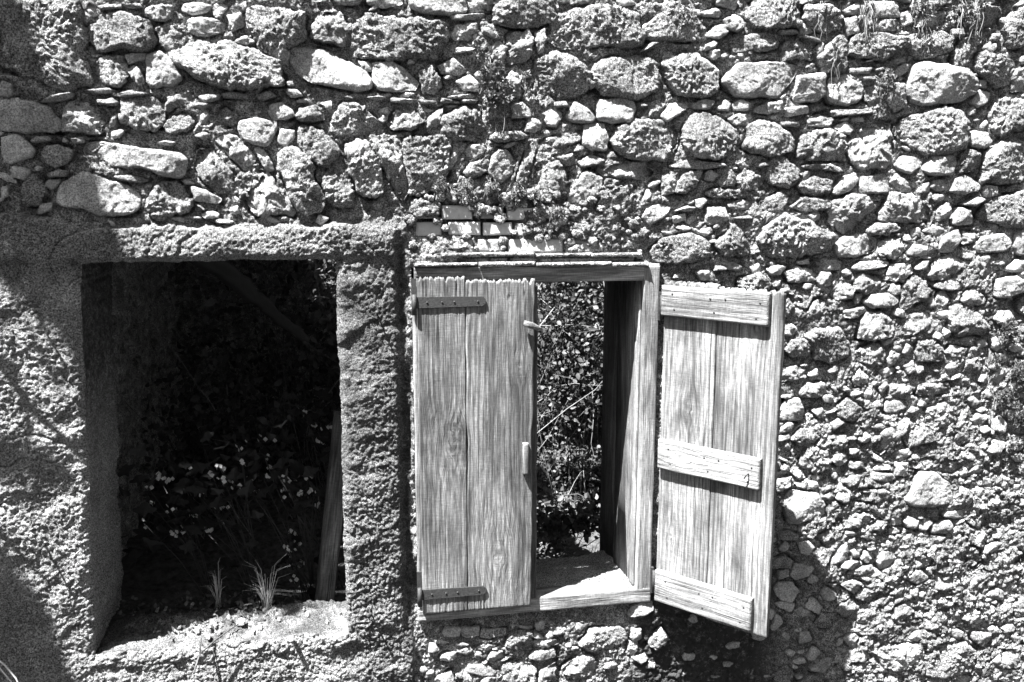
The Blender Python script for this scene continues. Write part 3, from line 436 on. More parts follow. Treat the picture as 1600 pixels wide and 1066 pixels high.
# render coat
f4 = fbm(P3*np.array([7, 7, 9]), 4).reshape(nx, nz); f5 = fbm(P3*55+5, 4, .68).reshape(nx, nz); f6 = fbm(P3*140, 2).reshape(nx, nz)
w3 = worley(GX+.004*f5, GZ, .0095, 3); gr3 = np.sqrt(np.clip(1-(w3[0]/.65)**2, 0, 1))*(w3[2] > .35)
smooth_p = sstep(.12, .02, GX)*sstep(-.05, -.03, GX)*sstep(.9, 1.5, GZ+.35*f4)*sstep(2.2, 2.1, GZ)*.8
smooth_p = np.maximum(smooth_p, sstep(-.9, -.96, GX)*sstep(1.98, 2.08, GZ+.1*f4)*sstep(2.2, 2.13, GZ)*.7)
rgh = 1.25-smooth_p+.5*sstep(-.03, .03, GX)*sstep(1.9, 1.3, GZ+.3*f4)
yp = -.014-.010*f4-.0026*f5*rgh-.0024*f6*rgh-.0036*gr3*rgh
band = sstep(2.125, 2.15, GZ)*sstep(2.29, 2.25, GZ)
cr_a = np.abs(fbm(P3*2.6+50, 3).reshape(nx, nz)); yp += .007*sstep(.022, .004, cr_a)*sstep(-.1, .15, fbm(P3*1.7+9, 2).reshape(nx, nz))
flk = sstep(.16, .2, fbm(P3*6+70, 4).reshape(nx, nz)); yp += .006*flk*(1-band)
yp += -.011*band*sstep(2.30, 2.18, GZ+.9*wob+.02*f5)+.02*sstep(2.235, 2.275, GZ+.4*wob)*sstep(-.66, -.5, GX)
yp += .022*sstep(.165, .2, GX)*sstep(2.27, 2.15, GZ)*sstep(.6, .8, GZ)*rgh      # pillar rounds off beside the frame
y = ym*(1-PM)+yp*PM
# bricks and ledge zone sits a little back; edges of openings are worn round
y += .02*np.exp(-(((GX-.42)/.2)**4+((GZ-2.27)/.055)**4))
def edge(dist): return np.clip(1-dist/.028, 0, 1)**2
inz = (GZ > LZ0-.03) & (GZ < LZ1+.03); inx = (GX > LX0-.03) & (GX < LX1+.03)
eL = np.maximum(edge(np.abs(GX-LX0))*inz, edge(np.abs(GX-LX1))*inz)
eL = np.maximum(eL, np.maximum(edge(np.abs(GZ-LZ1)), edge(np.abs(GZ-LZ0)/1.6))*inx); y += .014*eL
GXw = GX-.03*np.exp(-((GX-LX0)/.15)**2)*np.clip(1-(GZ-.7)/1.43*2, -1, 1)*(GZ < 2.5)
GXw = GXw+(.006*fbm(P3*9+3, 3).reshape(nx, nz)+.003*f5)*np.maximum(edge(np.abs(GX-LX0)/2), edge(np.abs(GX-LX1)/2))*(GZ < 2.3)
GZw = GZ+(.008*fbm(P3*7+8, 3).reshape(nx, nz)+.003*f5)*np.maximum(edge(np.abs(GZ-LZ1)/2), edge(np.abs(GZ-LZ0)/2))*inx
GZw = GZw+np.where(inx, -.01*edge(np.abs(GZ-LZ0)/4), 0)
WV = np.stack([GXw, y, GZw], -1)
tone = .5+.25*f1; moss = np.clip(.15+.5*fbm(P3*3+20, 3).reshape(nx, nz), 0, 1)
moss = np.maximum(moss, np.exp(-(((GX-.55)/.32)**2+((GZ-2.27)/.1)**2)))
moss = np.maximum(moss, sstep(1.05, 1.2, GX)*sstep(1.9, 1.65, GX)*sstep(.95, .75, GZ))  # moss, made denser here to deepen the open shutter's shadow in the colour
moss = np.maximum(moss, sstep(2.75, 2.95, GX+.1*f1)*sstep(2.0, 1.85, GZ)*sstep(1.0, 1.2, GZ)*.9)
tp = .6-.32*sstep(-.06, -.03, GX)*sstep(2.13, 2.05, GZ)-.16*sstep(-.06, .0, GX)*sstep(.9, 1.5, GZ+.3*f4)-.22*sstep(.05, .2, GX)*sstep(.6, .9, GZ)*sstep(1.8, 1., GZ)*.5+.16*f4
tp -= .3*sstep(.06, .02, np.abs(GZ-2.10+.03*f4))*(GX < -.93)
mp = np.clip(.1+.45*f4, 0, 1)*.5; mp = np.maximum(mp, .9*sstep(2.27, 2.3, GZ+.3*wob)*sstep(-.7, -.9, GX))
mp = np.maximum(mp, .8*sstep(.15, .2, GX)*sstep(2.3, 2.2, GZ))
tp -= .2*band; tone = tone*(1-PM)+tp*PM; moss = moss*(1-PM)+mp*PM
wall = empty('stone_wall', 'old rubble stone wall with a render coat round its dark left opening', 'wall', (0, 0, 0))
Q = grid_q(nx, nz).reshape(nx-1, nz-1, 4)
hole = np.zeros((nx-1, nz-1), bool); hole[L0:L1, LB:LT] = True; hole[W0:W1, WB:WT] = True
rq = np.maximum(np.maximum(rmin[:-1, :-1], rmin[1:, 1:]), np.maximum(rmin[1:, :-1], rmin[:-1, 1:]))
pq = (PM[:-1, :-1]+PM[1:, 1:])/2 > .5
def sub_mesh(name, mask, mat):
    q = Q[mask]; ids, inv = np.unique(q.ravel(), return_inverse=True)
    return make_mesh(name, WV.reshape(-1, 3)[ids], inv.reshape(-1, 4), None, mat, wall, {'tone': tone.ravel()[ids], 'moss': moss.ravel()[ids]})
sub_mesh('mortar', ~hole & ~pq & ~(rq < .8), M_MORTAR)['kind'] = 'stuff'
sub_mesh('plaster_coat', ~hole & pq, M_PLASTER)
# the four inner faces of the left opening grow out of the edge of the coat
def reveal(name, line, dirs, depth, n, amp, tone_f, mat=M_PLASTER, flip=False, extra=None):
    d = np.concatenate([[0], np.linspace(.006, depth, n)]); V = line[:, None]+d[None, :, None]*np.array(dirs)[None, None]
    k = np.clip(d/.03, 0, 1)[None, :, None]
    p = V.reshape(-1, 3); nn = (amp*fbm(p*9, 4)+amp*.6*fbm(p*55, 4, .65)).reshape(V.shape[:2])
    ax = 0 if abs(line[0, 0]-line[-1, 0]) < abs(line[0, 2]-line[-1, 2]) else 2
    V[..., ax] += nn*k[..., 0]
    if extra is not None: V = extra(V, d)
    q = grid_q(*V.shape[:2]); q = q[:, ::-1] if flip else q
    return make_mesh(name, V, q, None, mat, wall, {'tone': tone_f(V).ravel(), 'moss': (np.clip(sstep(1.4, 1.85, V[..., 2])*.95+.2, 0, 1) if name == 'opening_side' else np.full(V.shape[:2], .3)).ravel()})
WR = WV.reshape(nx, nz, 3)
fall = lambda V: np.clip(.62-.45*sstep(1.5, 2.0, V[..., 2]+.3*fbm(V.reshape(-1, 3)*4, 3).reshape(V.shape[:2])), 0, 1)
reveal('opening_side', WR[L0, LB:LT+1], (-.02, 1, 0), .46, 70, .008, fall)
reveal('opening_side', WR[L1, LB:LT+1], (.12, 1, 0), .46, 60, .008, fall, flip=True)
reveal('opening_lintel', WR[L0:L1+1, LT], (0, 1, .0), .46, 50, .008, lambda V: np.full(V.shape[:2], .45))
def sill_x(V, d):
    p = V.reshape(-1, 3); s = V.shape[:2]
    V[..., 2] += (-.005*sstep(0, .1, d)-.10*sstep(.27, .44, d))[None, :]*1.+(.014*fbm(p*14, 4)+.006*fbm(p*70, 3)).reshape(s)*sstep(0, .05, d)[None]
    return V
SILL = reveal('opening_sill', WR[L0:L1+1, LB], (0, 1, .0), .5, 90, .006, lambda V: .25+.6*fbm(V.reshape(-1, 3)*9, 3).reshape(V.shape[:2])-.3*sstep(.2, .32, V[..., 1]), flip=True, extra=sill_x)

# ------------------------------------------------------------------ the stones themselves
def tone_of(kind): return {'s': rng.uniform(.5, .95), 'n': rng.uniform(.35, .85), 'c': rng.uniform(.4, .85), 't': rng.uniform(.35, .8)}[kind]
def stone_geo(o, i, res):
    Lh = np.percentile(o.R, 92); Sh = max(np.percentile(o.R, 12), .3*Lh)
    nu = int(np.clip(2*Lh/res, 5, 90)); nv = int(np.clip(2*Sh/res, 5, 70))
    u, v = np.meshgrid(np.linspace(-1, 1, nu+1), np.linspace(-1, 1, nv+1), indexing='ij')
    big = np.abs(u) > np.abs(v); r = np.maximum(np.abs(u), np.abs(v))
    with np.errstate(divide='ignore', invalid='ignore'):
        th = np.where(big, pi/4*np.where(u == 0, 0, v/np.where(u == 0, 1, u))+np.where(u < 0, pi, 0), pi/2-pi/4*np.where(v == 0, 0, u/np.where(v == 0, 1, v))+np.where(v < 0, pi, 0))
    # anisotropic grid: angle stretched so that the square's long side follows the long axis
    th2 = np.arctan2(np.sin(th)*Sh, np.cos(th)*Lh)+o.ax
    R = o.rad(th2); x = r*R*np.cos(th2); z = r*R*np.sin(th2)
    k = o.kind; sz = o.size
    H = np.clip(.19*sz, .0025, .03)*rng.uniform(.75, 1.2)
    if k == 't': H = .016
    p = {'s': 4.4, 'n': 6., 'c': 4., 't': 5}[k]
    h = H*np.sqrt(np.clip(1-r**p, 0, 1))
    for _ in range({'s': 2, 'n': 4, 'c': 2, 't': 1}[k]):       # cleaved facets
        a = rng.uniform(0, 2*pi); g = rng.uniform(.25, .95)*H/(.5*sz)*(1.5 if k == 'n' else 1)
        pl = H*rng.uniform(.62, .95)+g*(x*cos(a)+z*sin(a)); dlt = H*.12
        h = np.where(h-pl > dlt, pl+0*h, np.where(h-pl < -dlt, h, (h+pl)/2-((h-pl)**2+dlt*dlt)/(4*dlt)))
    tilt = rng.normal(.0, .10); h = h+tilt*z*.5+rng.normal(0, .07)*x*.5
    off = rng.uniform(-.004, .006)*(1.3 if sz > .1 else 1 if sz > .04 else .6)
    P = np.stack([x, -h-off, z], -1)
    # side rings go back into the wall
    rim = np.concatenate([np.arange(0, nu+1)*(nv+1), nu*(nv+1)+np.arange(1, nv+1), (np.arange(nu-1, -1, -1))*(nv+1)+nv, np.arange(nv-1, 0, -1)])
    rimP = P.reshape(-1, 3)[rim]; dep = [.006, .016, .034, .06]; shr = [1.0, .985, .95, .88]
    rings = [np.stack([rimP[:, 0]*s, rimP[:, 1]*0+d, rimP[:, 2]*s], 1) for s, d in zip(shr, dep)]
    if sz < .05: rings = rings[:3]
    # rough surface: displaced along the local normal
    du = np.gradient(P, axis=0); dv = np.gradient(P, axis=1); N = np.cross(du, dv); N /= np.linalg.norm(N, axis=-1)[..., None]+1e-12
    N = np.where((N[..., 1] > 0)[..., None], -N, N)
    V = np.vstack([P.reshape(-1, 3)]+rings); c3 = np.array([o.c[0], 0, o.c[1]]); Wp = V+c3+i*.37
    ca = {'s': .28, 'n': .42, 'c': .8, 't': .5}[k]
    sc_ = np.clip(sz/.09, .3, 1)
    d = ca*(.0052*sc_*billow(Wp*34, 4, .66)+.0042*sc_*fbm(Wp*105, 2))+.004*sc_*fbm(Wp*9, 2)
    if k == 'c':
        w_ = worley(Wp[:, 0]+.006*np.sin(Wp[:, 1]*90), Wp[:, 2]+Wp[:, 1]*.7, .0135, i); d += .0042*np.sqrt(np.clip(1-(w_[0]/.7)**2, 0, 1))*(w_[2] > .3)
        patch = sstep(-.1, .35, fbm(Wp*7+40, 2)); d *= .45+.75*patch
    if k == 'n':                                                  # stepped, broken layers
        lay = Wp[:, 2]*38+Wp[:, 0]*rng.uniform(-16, 16)+2.2*fbm(Wp*12, 2); fr = lay-np.floor(lay)
        d += .0028*sc_*(fr-.5)*sstep(-.2, .3, fbm(Wp*8+9, 2))
    ang = rng.uniform(0, 3); uu = Wp[:, 0]*cos(ang)+Wp[:, 2]*sin(ang)+Wp[:, 1]*.5; vv = -Wp[:, 0]*sin(ang)+Wp[:, 2]*cos(ang)+Wp[:, 1]*.4
    wq = .012*fbm(Wp*14+3, 3); cs = np.clip(sz*.36, .012, .045); fk = {'s': .5, 'n': 1.45, 'c': .5, 't': .5}[k]
    for c_, a_ in ((cs, 1.), (cs*.42, .6)):
        w_ = worley(uu+wq*cs/.03, (vv-wq*cs/.03)*1.3, c_, i); d += fk*c_*a_*(.34*w_[3]+.05*(w_[2]-.5))
    nf = P.shape[0]*P.shape[1]
    Nall = np.vstack([N.reshape(-1, 3)]+[np.stack([q[:, 0], 0*q[:, 0], q[:, 2]], 1)/(np.linalg.norm(q[:, [0, 2]], axis=1)[:, None]+1e-9) for q in rings])
    V = V+Nall*d[:, None]
    q = [grid_q(nu+1, nv+1)[:, ::-1]]; m = len(rim); prev = rim
    for j in range(len(rings)):
        cur = nf+j*m+np.arange(m); q.append(np.stack([prev, np.roll(prev, -1), np.roll(cur, -1), cur], 1)); prev = cur
    return V, np.vstack(q)
order = sorted([o for o in outl if o.kind != 't'], key=lambda o: -o.area)
def in_view(o): return X0 < o.c[0] < X1-.02 and .1 < o.c[1] < 3.16
seen = [o for o in order if in_view(o)]; parts_s = seen[:298]; ids = set(id(o) for o in parts_s)
rest = MB(); cr = []
for i, o in enumerate(outl):
    c3 = np.array([o.c[0], 0, o.c[1]])
    own = o.kind == 't' or id(o) in ids
    V, q = stone_geo(o, i, .0046 if in_view(o) else .012)
    tn = tone_of(o.kind); ck = {'s': rng.uniform(.02, .35), 'n': rng.uniform(.15, .85), 'c': rng.uniform(.65, 1.), 't': .5}[o.kind]
    if own:
        ob = make_mesh('tile' if o.kind == 't' else 'stone', V, q, None, M_STONE, wall, {'tone': tn, 'crust': ck}); ob.location = c3
    else: rest.add(V+c3, q, a=tn)
rest.build('small_stones', M_STONE, wall, kind='stuff')
print('stones', len(outl), len(parts_s), 'small tris', sum(len(q) for q in rest.q)*2)

# ------------------------------------------------------------------ bricks, ledges and loose mortar over the window
def plank(name, w, h, t, mat, parent, loc, rot=(0, 0, 0), seed=0, tone=.5, knots=(), ragged=.0, res=.004, bevel=.003, relief=.0007,
          taper=0., ring=(0.5, .03, .05), crack=0., label=None, wob=.0015, lump=0.):
    nu = max(3, int(w/res)+1); nv = max(3, int(h/(res*(1.5 if h > .3 else 1.)))+1)
    u, v = np.meshgrid(np.linspace(0, 1, nu), np.linspace(0, 1, nv), indexing='ij')
    z0 = v*h; W_ = w*(1-taper*(1-v)); x0 = u*W_
    s = np.full(u.size, seed*3.7)
    P = lambda a, b: np.stack([(x0*a).ravel(), s, (z0*b).ravel()], 1)
    dist = np.minimum(np.minimum(x0, W_-x0), np.minimum(z0, h-z0))
    y_ = bevel*(1-np.clip(dist/(bevel+1e-6), 0, 1))**2
    g = fbm(P(190, 5), 3, .6).reshape(u.shape); g2 = fbm(P(45, 2), 3).reshape(u.shape)
    y_ = y_+relief*(g+.8*g2)+lump*fbm(P(40, 40), 4, .6).reshape(u.shape)
    dz = ragged*.8*np.abs(fbm(P(60, 3), 4, .6)).reshape(u.shape)
    endk = np.clip((v-.93)/.07, 0, 1)
    z_ = z0-dz*endk**2*1.6
    if crack:
        cr_ = sstep(.06, .0, np.abs(fbm(P(70, 1.2), 2).reshape(u.shape)))
        y_ = y_+crack*cr_*np.maximum(sstep(.82, 1, v), sstep(.12, 0, v))
    eu = np.stack([s, (z0*6).ravel(), (z0*0+seed).ravel()], 1)
    x_ = x0+wob*fbm(eu, 3).reshape(u.shape)*np.where(u < .5, 1, -1)*np.abs(2*u-1)**4
    gx = x0.copy(); ph = np.zeros(u.shape); kn = np.zeros(u.shape)
    for kx, kz, kr, ks in knots:
        dx, dzz = x0-kx, z0-kz; e = np.exp(-((dx/(kr*1.7))**2+(dzz/(kr*3.5))**2))
        gx = gx-dx*.8*e+.004*e*fbm(P(40, 25), 2).reshape(u.shape); ph = ph+ks*e*.55; kn = np.maximum(kn, np.exp(-((dx/(kr*.33))**2+(dzz/(kr*.4))**2)*1.5))
        y_ = y_-.0016*e+.0012*np.exp(-((dx/(kr*.35))**2+(dzz/(kr*.4))**2))
    rr = np.sqrt((x0-ring[0]*w)**2+(ring[1]+ring[2]*(z0-h*.45)+.012*fbm(P(3, 1.3), 2).reshape(u.shape))**2)
    ph = ph+rr*60
    F_ = np.stack([x_, y_, z_], -1)
    rim = np.concatenate([np.arange(nu)*nv, (nu-1)*nv+np.arange(1, nv), np.arange(nu-2, -1, -1)*nv+nv-1, np.arange(nv-2, 0, -1)])
    rp = F_.reshape(-1, 3)[rim]; m = len(rim)
    rings = [np.stack([rp[:, 0], np.full(m, max(bevel, .001)+(t-bevel)*k), rp[:, 2]], 1) for k in (.25, .75, 1.)]
    V = np.vstack([F_.reshape(-1, 3)]+rings+[[[w/2, t, h/2]]])
    nf = nu*nv; q = [grid_q(nu, nv)[:, ::-1]]; prev = rim
    for j in range(3):
        cur = nf+j*m+np.arange(m); q.append(np.stack([prev, np.roll(prev, -1), np.roll(cur, -1), cur], 1)); prev = cur
    tri = np.stack([prev, np.roll(prev, -1), np.full(m, len(V)-1)], 1)
    ex = lambda a: np.concatenate([a.ravel()]+[a.ravel()[rim]]*3+[[a.mean()]])
    grain = np.stack([ex(gx)+seed*1.3, V[:, 1]*1.0+seed*.7, V[:, 2]+seed*2.1], 1)
    o = make_mesh(name, V, np.vstack(q), tri, mat, parent, {'grain': grain, 'phase': ex(ph), 'knot': ex(kn), 'tone': tone, 'crust': .3})
    o.location = loc; o.rotation_euler = rot
    if label: o['label'] = label
    return o
def brick(px0, px1, py0, py1, tone, seed, yf=.0):
    a = at(px0, py1, yf); b = at(px1, py0, yf)
    plank('brick', b[0]-a[0], b[2]-a[2], .09, M_BRICK, wall, (a[0], yf, a[2]), seed=seed, tone=tone, bevel=.005, relief=.0004, lump=.0012, res=.0045, wob=.003)
for k, (a, b, c, d, tn) in enumerate([(644, 684, 322, 342, .25), (691, 738, 321, 343, .85), (752, 786, 323, 342, .2), (793, 834, 324, 344, .7),
        (650, 690, 347, 369, .55), (702, 750, 347, 368, .95), (756, 800, 348, 368, .95), (808, 850, 349, 370, .5),
        (705, 740, 374, 394, .3), (746, 790, 374, 394, .3), (794, 880, 373, 396, .6), (884, 935, 374, 396, .25)]):
    brick(a, b, c, d, tn, 50+k, yf=.002+.006*rng.random())
def ledge(px0, px1, py0, py1, yf, i, tn=.4):
    a = at(px0, py1, yf); c = at(px1, py0, yf)
    plank('ledge_slab', c[0]-a[0], c[2]-a[2], .07, M_MORTAR if tn < .5 else M_STONE, wall, (a[0], yf, a[2]), seed=i, tone=tn, bevel=.006, relief=.001, lump=.005, res=.004, wob=.012)
x = 688
while x < 1000:
    e = min(1006, x+rng.uniform(60, 150)); ledge(x, e-1, 394.5+rng.uniform(-1, 1), 402.5, -.014-.008*rng.random(), int(x), rng.uniform(.2, .6)); x = e
x = 647
while x < 1010:
    e = min(1016, x+rng.uniform(90, 200)); ledge(x, e, 409.5+rng.uniform(-1, 1), 417.5, -.026-.006*rng.random(), int(x)+3, rng.uniform(.15, .6)); x = e
x = 742
while x < 990:
    e = x+rng.uniform(16, 50); ledge(x, e-2, 402.8, 409.5, -.002, int(x)+7, rng.uniform(.3, .9)); x = e
lum = MB(); k = 0
brk = [(691, 738, 321, 343), (793, 834, 326, 344), (702, 750, 347, 368), (758, 800, 348, 368), (656, 688, 349, 366), (796, 880, 378, 394)]
for _ in range(240):
    px, py = rng.uniform(640, 1010), rng.uniform(296, 408)
    if any(a-2 < px < b+2 and c-2 < py < d+2 for a, b, c, d in brk): continue
    if py > 395 and rng.random() < .8: continue
    s = rng.uniform(.007, .026); c = at(px, py, 0)[[0, 2]]; th = np.linspace(0, 2*pi, 7)[:-1]; r = s*rng.uniform(.7, 1.2, 6)
    o = Outline(np.stack([c[0]+r*np.cos(th), c[1]+r*np.sin(th)*.8], 1), 'c', 900+k); k += 1
    V, q = stone_geo(o, 900+k, .0046); lum.add(V+np.array([c[0], rng.uniform(-.008, .006), c[1]]), q, a=rng.uniform(.1, .6))
lum.build('loose_mortar', M_MORTAR, wall, kind='stuff')

# rusty nails standing in the coat
for px, py, ln in ((57, 488, .045), (69, 852, .045), (588, 487, .05), (578, 953, .045)):
    p = at(px, py, -.02); b = MB(); b.tube([p+[0, .03, 0], p+[-.002, -ln*.5, 0], p+[.001, -ln, .004]], [.0035, .0035, .003], 7)
    b.tube([p+[.001, -ln+.001, .004], p+[.001, -ln-.003, .0045]], .007, 8); b.build('nail', M_NAIL, wall)

# ------------------------------------------------------------------ window frame and reveal
HB = pi/2
fr = empty('window_frame', 'weathered wooden window frame set in the rubble wall between the two shutters', 'window frame', (.235, -.012, .70))
def fpart(name, x, yv, z, w, h, t, horiz=False, **k):           # world-placed pieces of the frame
    if horiz: return plank(name, h, w, t, M_WOODF, fr, (x-.235, yv+.012, z-.70+h), (0, HB, 0), **k)
    return plank(name, w, h, t, M_WOODF, fr, (x-.235, yv+.012, z-.70), **k)
fpart('sill', .235, -.016, .702, .955, .062, .085, True, seed=11, tone=.62, relief=.0009, crack=.002)
fpart('head', .245, -.010, 2.030, .945, .064, .08, True, seed=12, tone=.6, relief=.0012, crack=.003)
fpart('stile', .236, -.012, .765, .034, 1.265, .08, seed=13, tone=.5)
fpart('stile', 1.128, -.014, .752, .062, 1.335, .08, seed=14, tone=.62, crack=.002)
fpart('rebate', 1.118, .012, .765, .010, 1.265, .045, seed=15, tone=.75)
# hinge leaves of the open shutter on the stile
for z in (1.93, .80):
    b = MB(); b.box((1.184-.235, -.012, z-.055-.70), (1.196-.235, .012, z+.055-.70)); hp = b.build('hinge', M_IRON, fr, False)
    b = MB(); b.tube([(1.196-.235, -.018, z-.05-.70), (1.196-.235, -.018, z+.045-.70)], .008, 10); b.build('pin', M_IRON, hp)
# reveal boards and earth bed inside the hole: parts of the wall
plank('reveal_board', .225, 1.40, .03, M_WOOD, wall, (1.150, .068, .66), (0, 0, HB), seed=21, tone=.7, knots=((.1, .5, .03, 2),), crack=.004, relief=.0025, wob=.004, ring=(.8, .02, .06))
plank('reveal_board', .24, 1.42, .03, M_WOOD, wall, (1.165, .30, .64), (0, 0, HB+.02), seed=22, tone=.35, crack=.004, relief=.003, wob=.005, ring=(.2, .02, .05))
b = MB(); b.box((.18, .07, .5), (.262, .55, 2.2)); b.box((1.17, .09, .4), (1.6, .52, 2.3)); b.box((.2, .075, 2.06), (1.4, .52, 2.4)); b.build('reveal_core', M_ROOM, wall, False)
n1, n2 = 190, 90
X, Y = np.meshgrid(np.linspace(.25, 1.165, n1), np.linspace(.058, .54, n2), indexing='ij')
p = np.stack([X, Y, X*0], -1).reshape(-1, 3); w_ = worley(X, Y, .012, 9)
Z = .752-.045*sstep(.1, .5, Y)-.08*sstep(.47, .54, Y)+.009*fbm(p*12, 4).reshape(X.shape)+.0035*np.sqrt(np.clip(1-(w_[0]/.6)**2, 0, 1))*(w_[2] > .4)+.02*sstep(1.05, 1.16, X)
make_mesh('earth_bed', np.stack([X, Y, Z], -1), grid_q(n1, n2), None, M_PLASTER, wall, {'tone': .6, 'moss': .1})

# ------------------------------------------------------------------ shutters
def nails(parent, pts, r=.004):
    for x, yv, z in pts:
        b = MB(); b.tube([(x, yv+.004, z), (x, yv-.0016, z)], r, 8); b.build('nail', M_NAIL, parent)
ls = empty('wooden_shutter', 'closed grey plank shutter with two iron strap hinges, left half of the window', 'shutter', (.252, -.042, .745), radians(-.6), 'plank shutters of the window')
pl1 = plank('plank', .176, 1.318, .028, M_WOOD, ls, (0, 0, .0), seed=31, tone=.55, knots=((.122, .66, .034, 3.2), (.05, .78, .02, 1.2), (.14, .75, .022, 1.4)), ragged=.016, crack=.004, ring=(.62, .012, .02), relief=.0011, res=.0032)
pl2 = plank('plank', .258, 1.305, .028, M_WOOD, ls, (.179, .001, .0), seed=32, tone=.58, knots=((.12, .23, .045, 2.6), (.2, .98, .02, 1.4)), ragged=.016, crack=.004, ring=(.5, .016, .07), relief=.0012, taper=.045, res=.0032, wob=.006)
plank('cover_strip', .03, 1.25, .02, M_WOOD, ls, (.425, .026, .02), seed=33, tone=.4, ragged=.004)
plank('latch_block', .022, .125, .022, M_WOOD, ls, (.392, -.019, .55), seed=34, tone=.75, bevel=.004, wob=.006)
b = MB(); b.tube([(.392, -.02, 1.142), (.42, -.026, 1.133), (.452, -.014, 1.118), (.465, .004, 1.112)], [.011, .013, .009, .005], 9)
o = b.build('peg', M_WOOD, ls); me = o.data
a = me.attributes.new('grain', 'FLOAT_VECTOR', 'POINT'); co = np.zeros(len(me.vertices)*3, np.float32); me.vertices.foreach_get('co', co); co = co.reshape(-1, 3)[:, [2, 1, 0]]; a.data.foreach_set('vector', co.ravel().copy())
def strap(z, ln):
    t = .005; b = MB(); hh = .0205
    out = [(-.006, -hh), (ln-.012, -hh*.86), (ln, -hh*.35), (ln, hh*.35), (ln-.012, hh*.86), (-.006, hh)]
    n = len(out); V = [(x, -.0065, z+dz) for x, dz in out]+[(x, -.0065+t, z+dz) for x, dz in out]
    b.add(V, q=[(i, n+i, n+(i+1) % n, (i+1) % n) for i in range(n)]+[(0, 1, 4, 5), (1, 2, 3, 4)])
    s = b.build('strap_hinge', M_IRON, ls, False)
    b = MB(); b.tube([(-.012, -.008, z-.045), (-.012, -.008, z+.03)], .0085, 10); b.build('knuckle', M_IRON, s)
    b = MB(); b.box((-.02, .018, z-.05), (-.002, .023, z+.085)); b.build('plate', M_IRON, s, False)
    nails(s, [(x, -.0072, z) for x in (.035, .09, .135, ln-.03)], .0035)
strap(1.225, .252); strap(.085, .248)

SX, SY = 1.497-1.186, -.385+.022
rs = empty('wooden_shutter', 'pale plank shutter swung wide open, three battens across its inner face', 'shutter', (1.200, -.03, .715), math.atan2(SY, SX), 'plank shutters of the window')
plank('plank', .222, 1.32, .024, M_WOODL, rs, (.004, 0, .0), seed=41, tone=.55, knots=((.12, .83, .028, 2.2), (.06, .30, .02, 1.)), ragged=.018, crack=.004, ring=(.45, .014, .06), relief=.0008, res=.0036)
plank('plank', .250, 1.318, .024, M_WOODL, rs, (.229, .0015, -.008), seed=42, tone=.66, knots=((.16, 1.16, .02, 1.),), ragged=.018, crack=.004, ring=(1.1, .03, .03), relief=.0008, res=.0036)
for k, (z, hgt, ln, tn, kn) in enumerate(((1.176, .118, .432, .5, ()), (.566, .118, .425, .48, ((.055, .1, .03, 2.),)), (.005, .132, .415, .54, ()))):
    bt = plank('batten', hgt, ln, .026, M_WOODL, rs, (.003+.004*k, -.0265, z+hgt+.006), (0, HB, 0), seed=43+k, tone=tn, knots=kn, bevel=.006, relief=.0007, ring=(.5, .02, .03), res=.0036, crack=.002)
    nails(bt, [(hgt*.25, .0, .05), (hgt*.75, 0, .06), (hgt*.3, 0, ln*.48), (hgt*.72, 0, ln*.52), (hgt*.28, 0, ln*.62), (hgt*.3, 0, ln*.93), (hgt*.78, 0, ln*.9)], .0036)
    if k == 1:
        b = MB(); b.tube([(.06, .004, ln*.905), (.06, -.012, ln*.905), (.063, -.016, ln*.9), (.075, -.018, ln*.885)], .0026, 6); b.build('nail', M_NAIL, bt)

# ------------------------------------------------------------------ room behind the wall
def sheet(name, P0, U, Vv, nu, nv, amp, nrm, parent, mat=M_MORTAR):
    u, v = np.meshgrid(np.linspace(0, 1, nu), np.linspace(0, 1, nv), indexing='ij')
    P = np.array(P0)+u[..., None]*np.array(U)+v[..., None]*np.array(Vv); p = P.reshape(-1, 3)
    a, c = (p[:, 1] if abs(U[0]) < 1e-6 else p[:, 0]), p[:, 2]
    w_ = worley(a+.03*fbm(p*6, 2), c*1.3, .2, 6)
    d = amp*(np.sqrt(np.clip(1-(w_[0]/.75)**4, 0, 1))*.8+.5*fbm(p*5, 4)+.3*fbm(p*22, 3))
    P = P+d.reshape(nu, nv, 1)*np.array(nrm)
    return make_mesh(name, P, grid_q(nu, nv), None, mat, parent, {'tone': .5, 'moss': .2})
sheet('room_wall', (-1.25, .45, .1), (0, 3.2, 0), (0, 0, 3.2), 200, 160, .05, (1, 0, 0), wall)
sheet('room_wall', (-1.3, 3.5, .1), (3.8, 0, 0), (0, 0, 3.2), 200, 140, .05, (0, -1, 0), wall)
sheet('room_wall', (2.3, .45, .1), (0, 3.2, 0), (0, 0, 3.2), 80, 80, .05, (-1, 0, 0), wall)
n1, n2 = 130, 110
X, Y = np.meshgrid(np.linspace(-1.3, 2.35, n1), np.linspace(.3, 3.6, n2), indexing='ij'); p = np.stack([X, Y, X*0], -1).reshape(-1, 3)
Z = .42+.06*fbm(p*3, 4).reshape(X.shape)+.12*sstep(.9, .4, Y)+.15*sstep(1, 3, Y)
make_mesh('earth_floor', np.stack([X, Y, Z], -1), grid_q(n1, n2), None, M_EARTH, None, {'tone': .5})['kind'] = 'structure'
FLO = lambda x, yv: .42+.12*float(sstep(.9, .4, np.float64(yv)))+.15*float(sstep(1, 3, np.float64(yv)))
added_roof = empty('shade_roof', 'unseen rough boards added to shade the room, gaps placed to let sun through', 'added_roof', (0, .4, 3.3))  # unseen boards overhead, added to keep sun off the room's plants
yv = -.02; k = 0
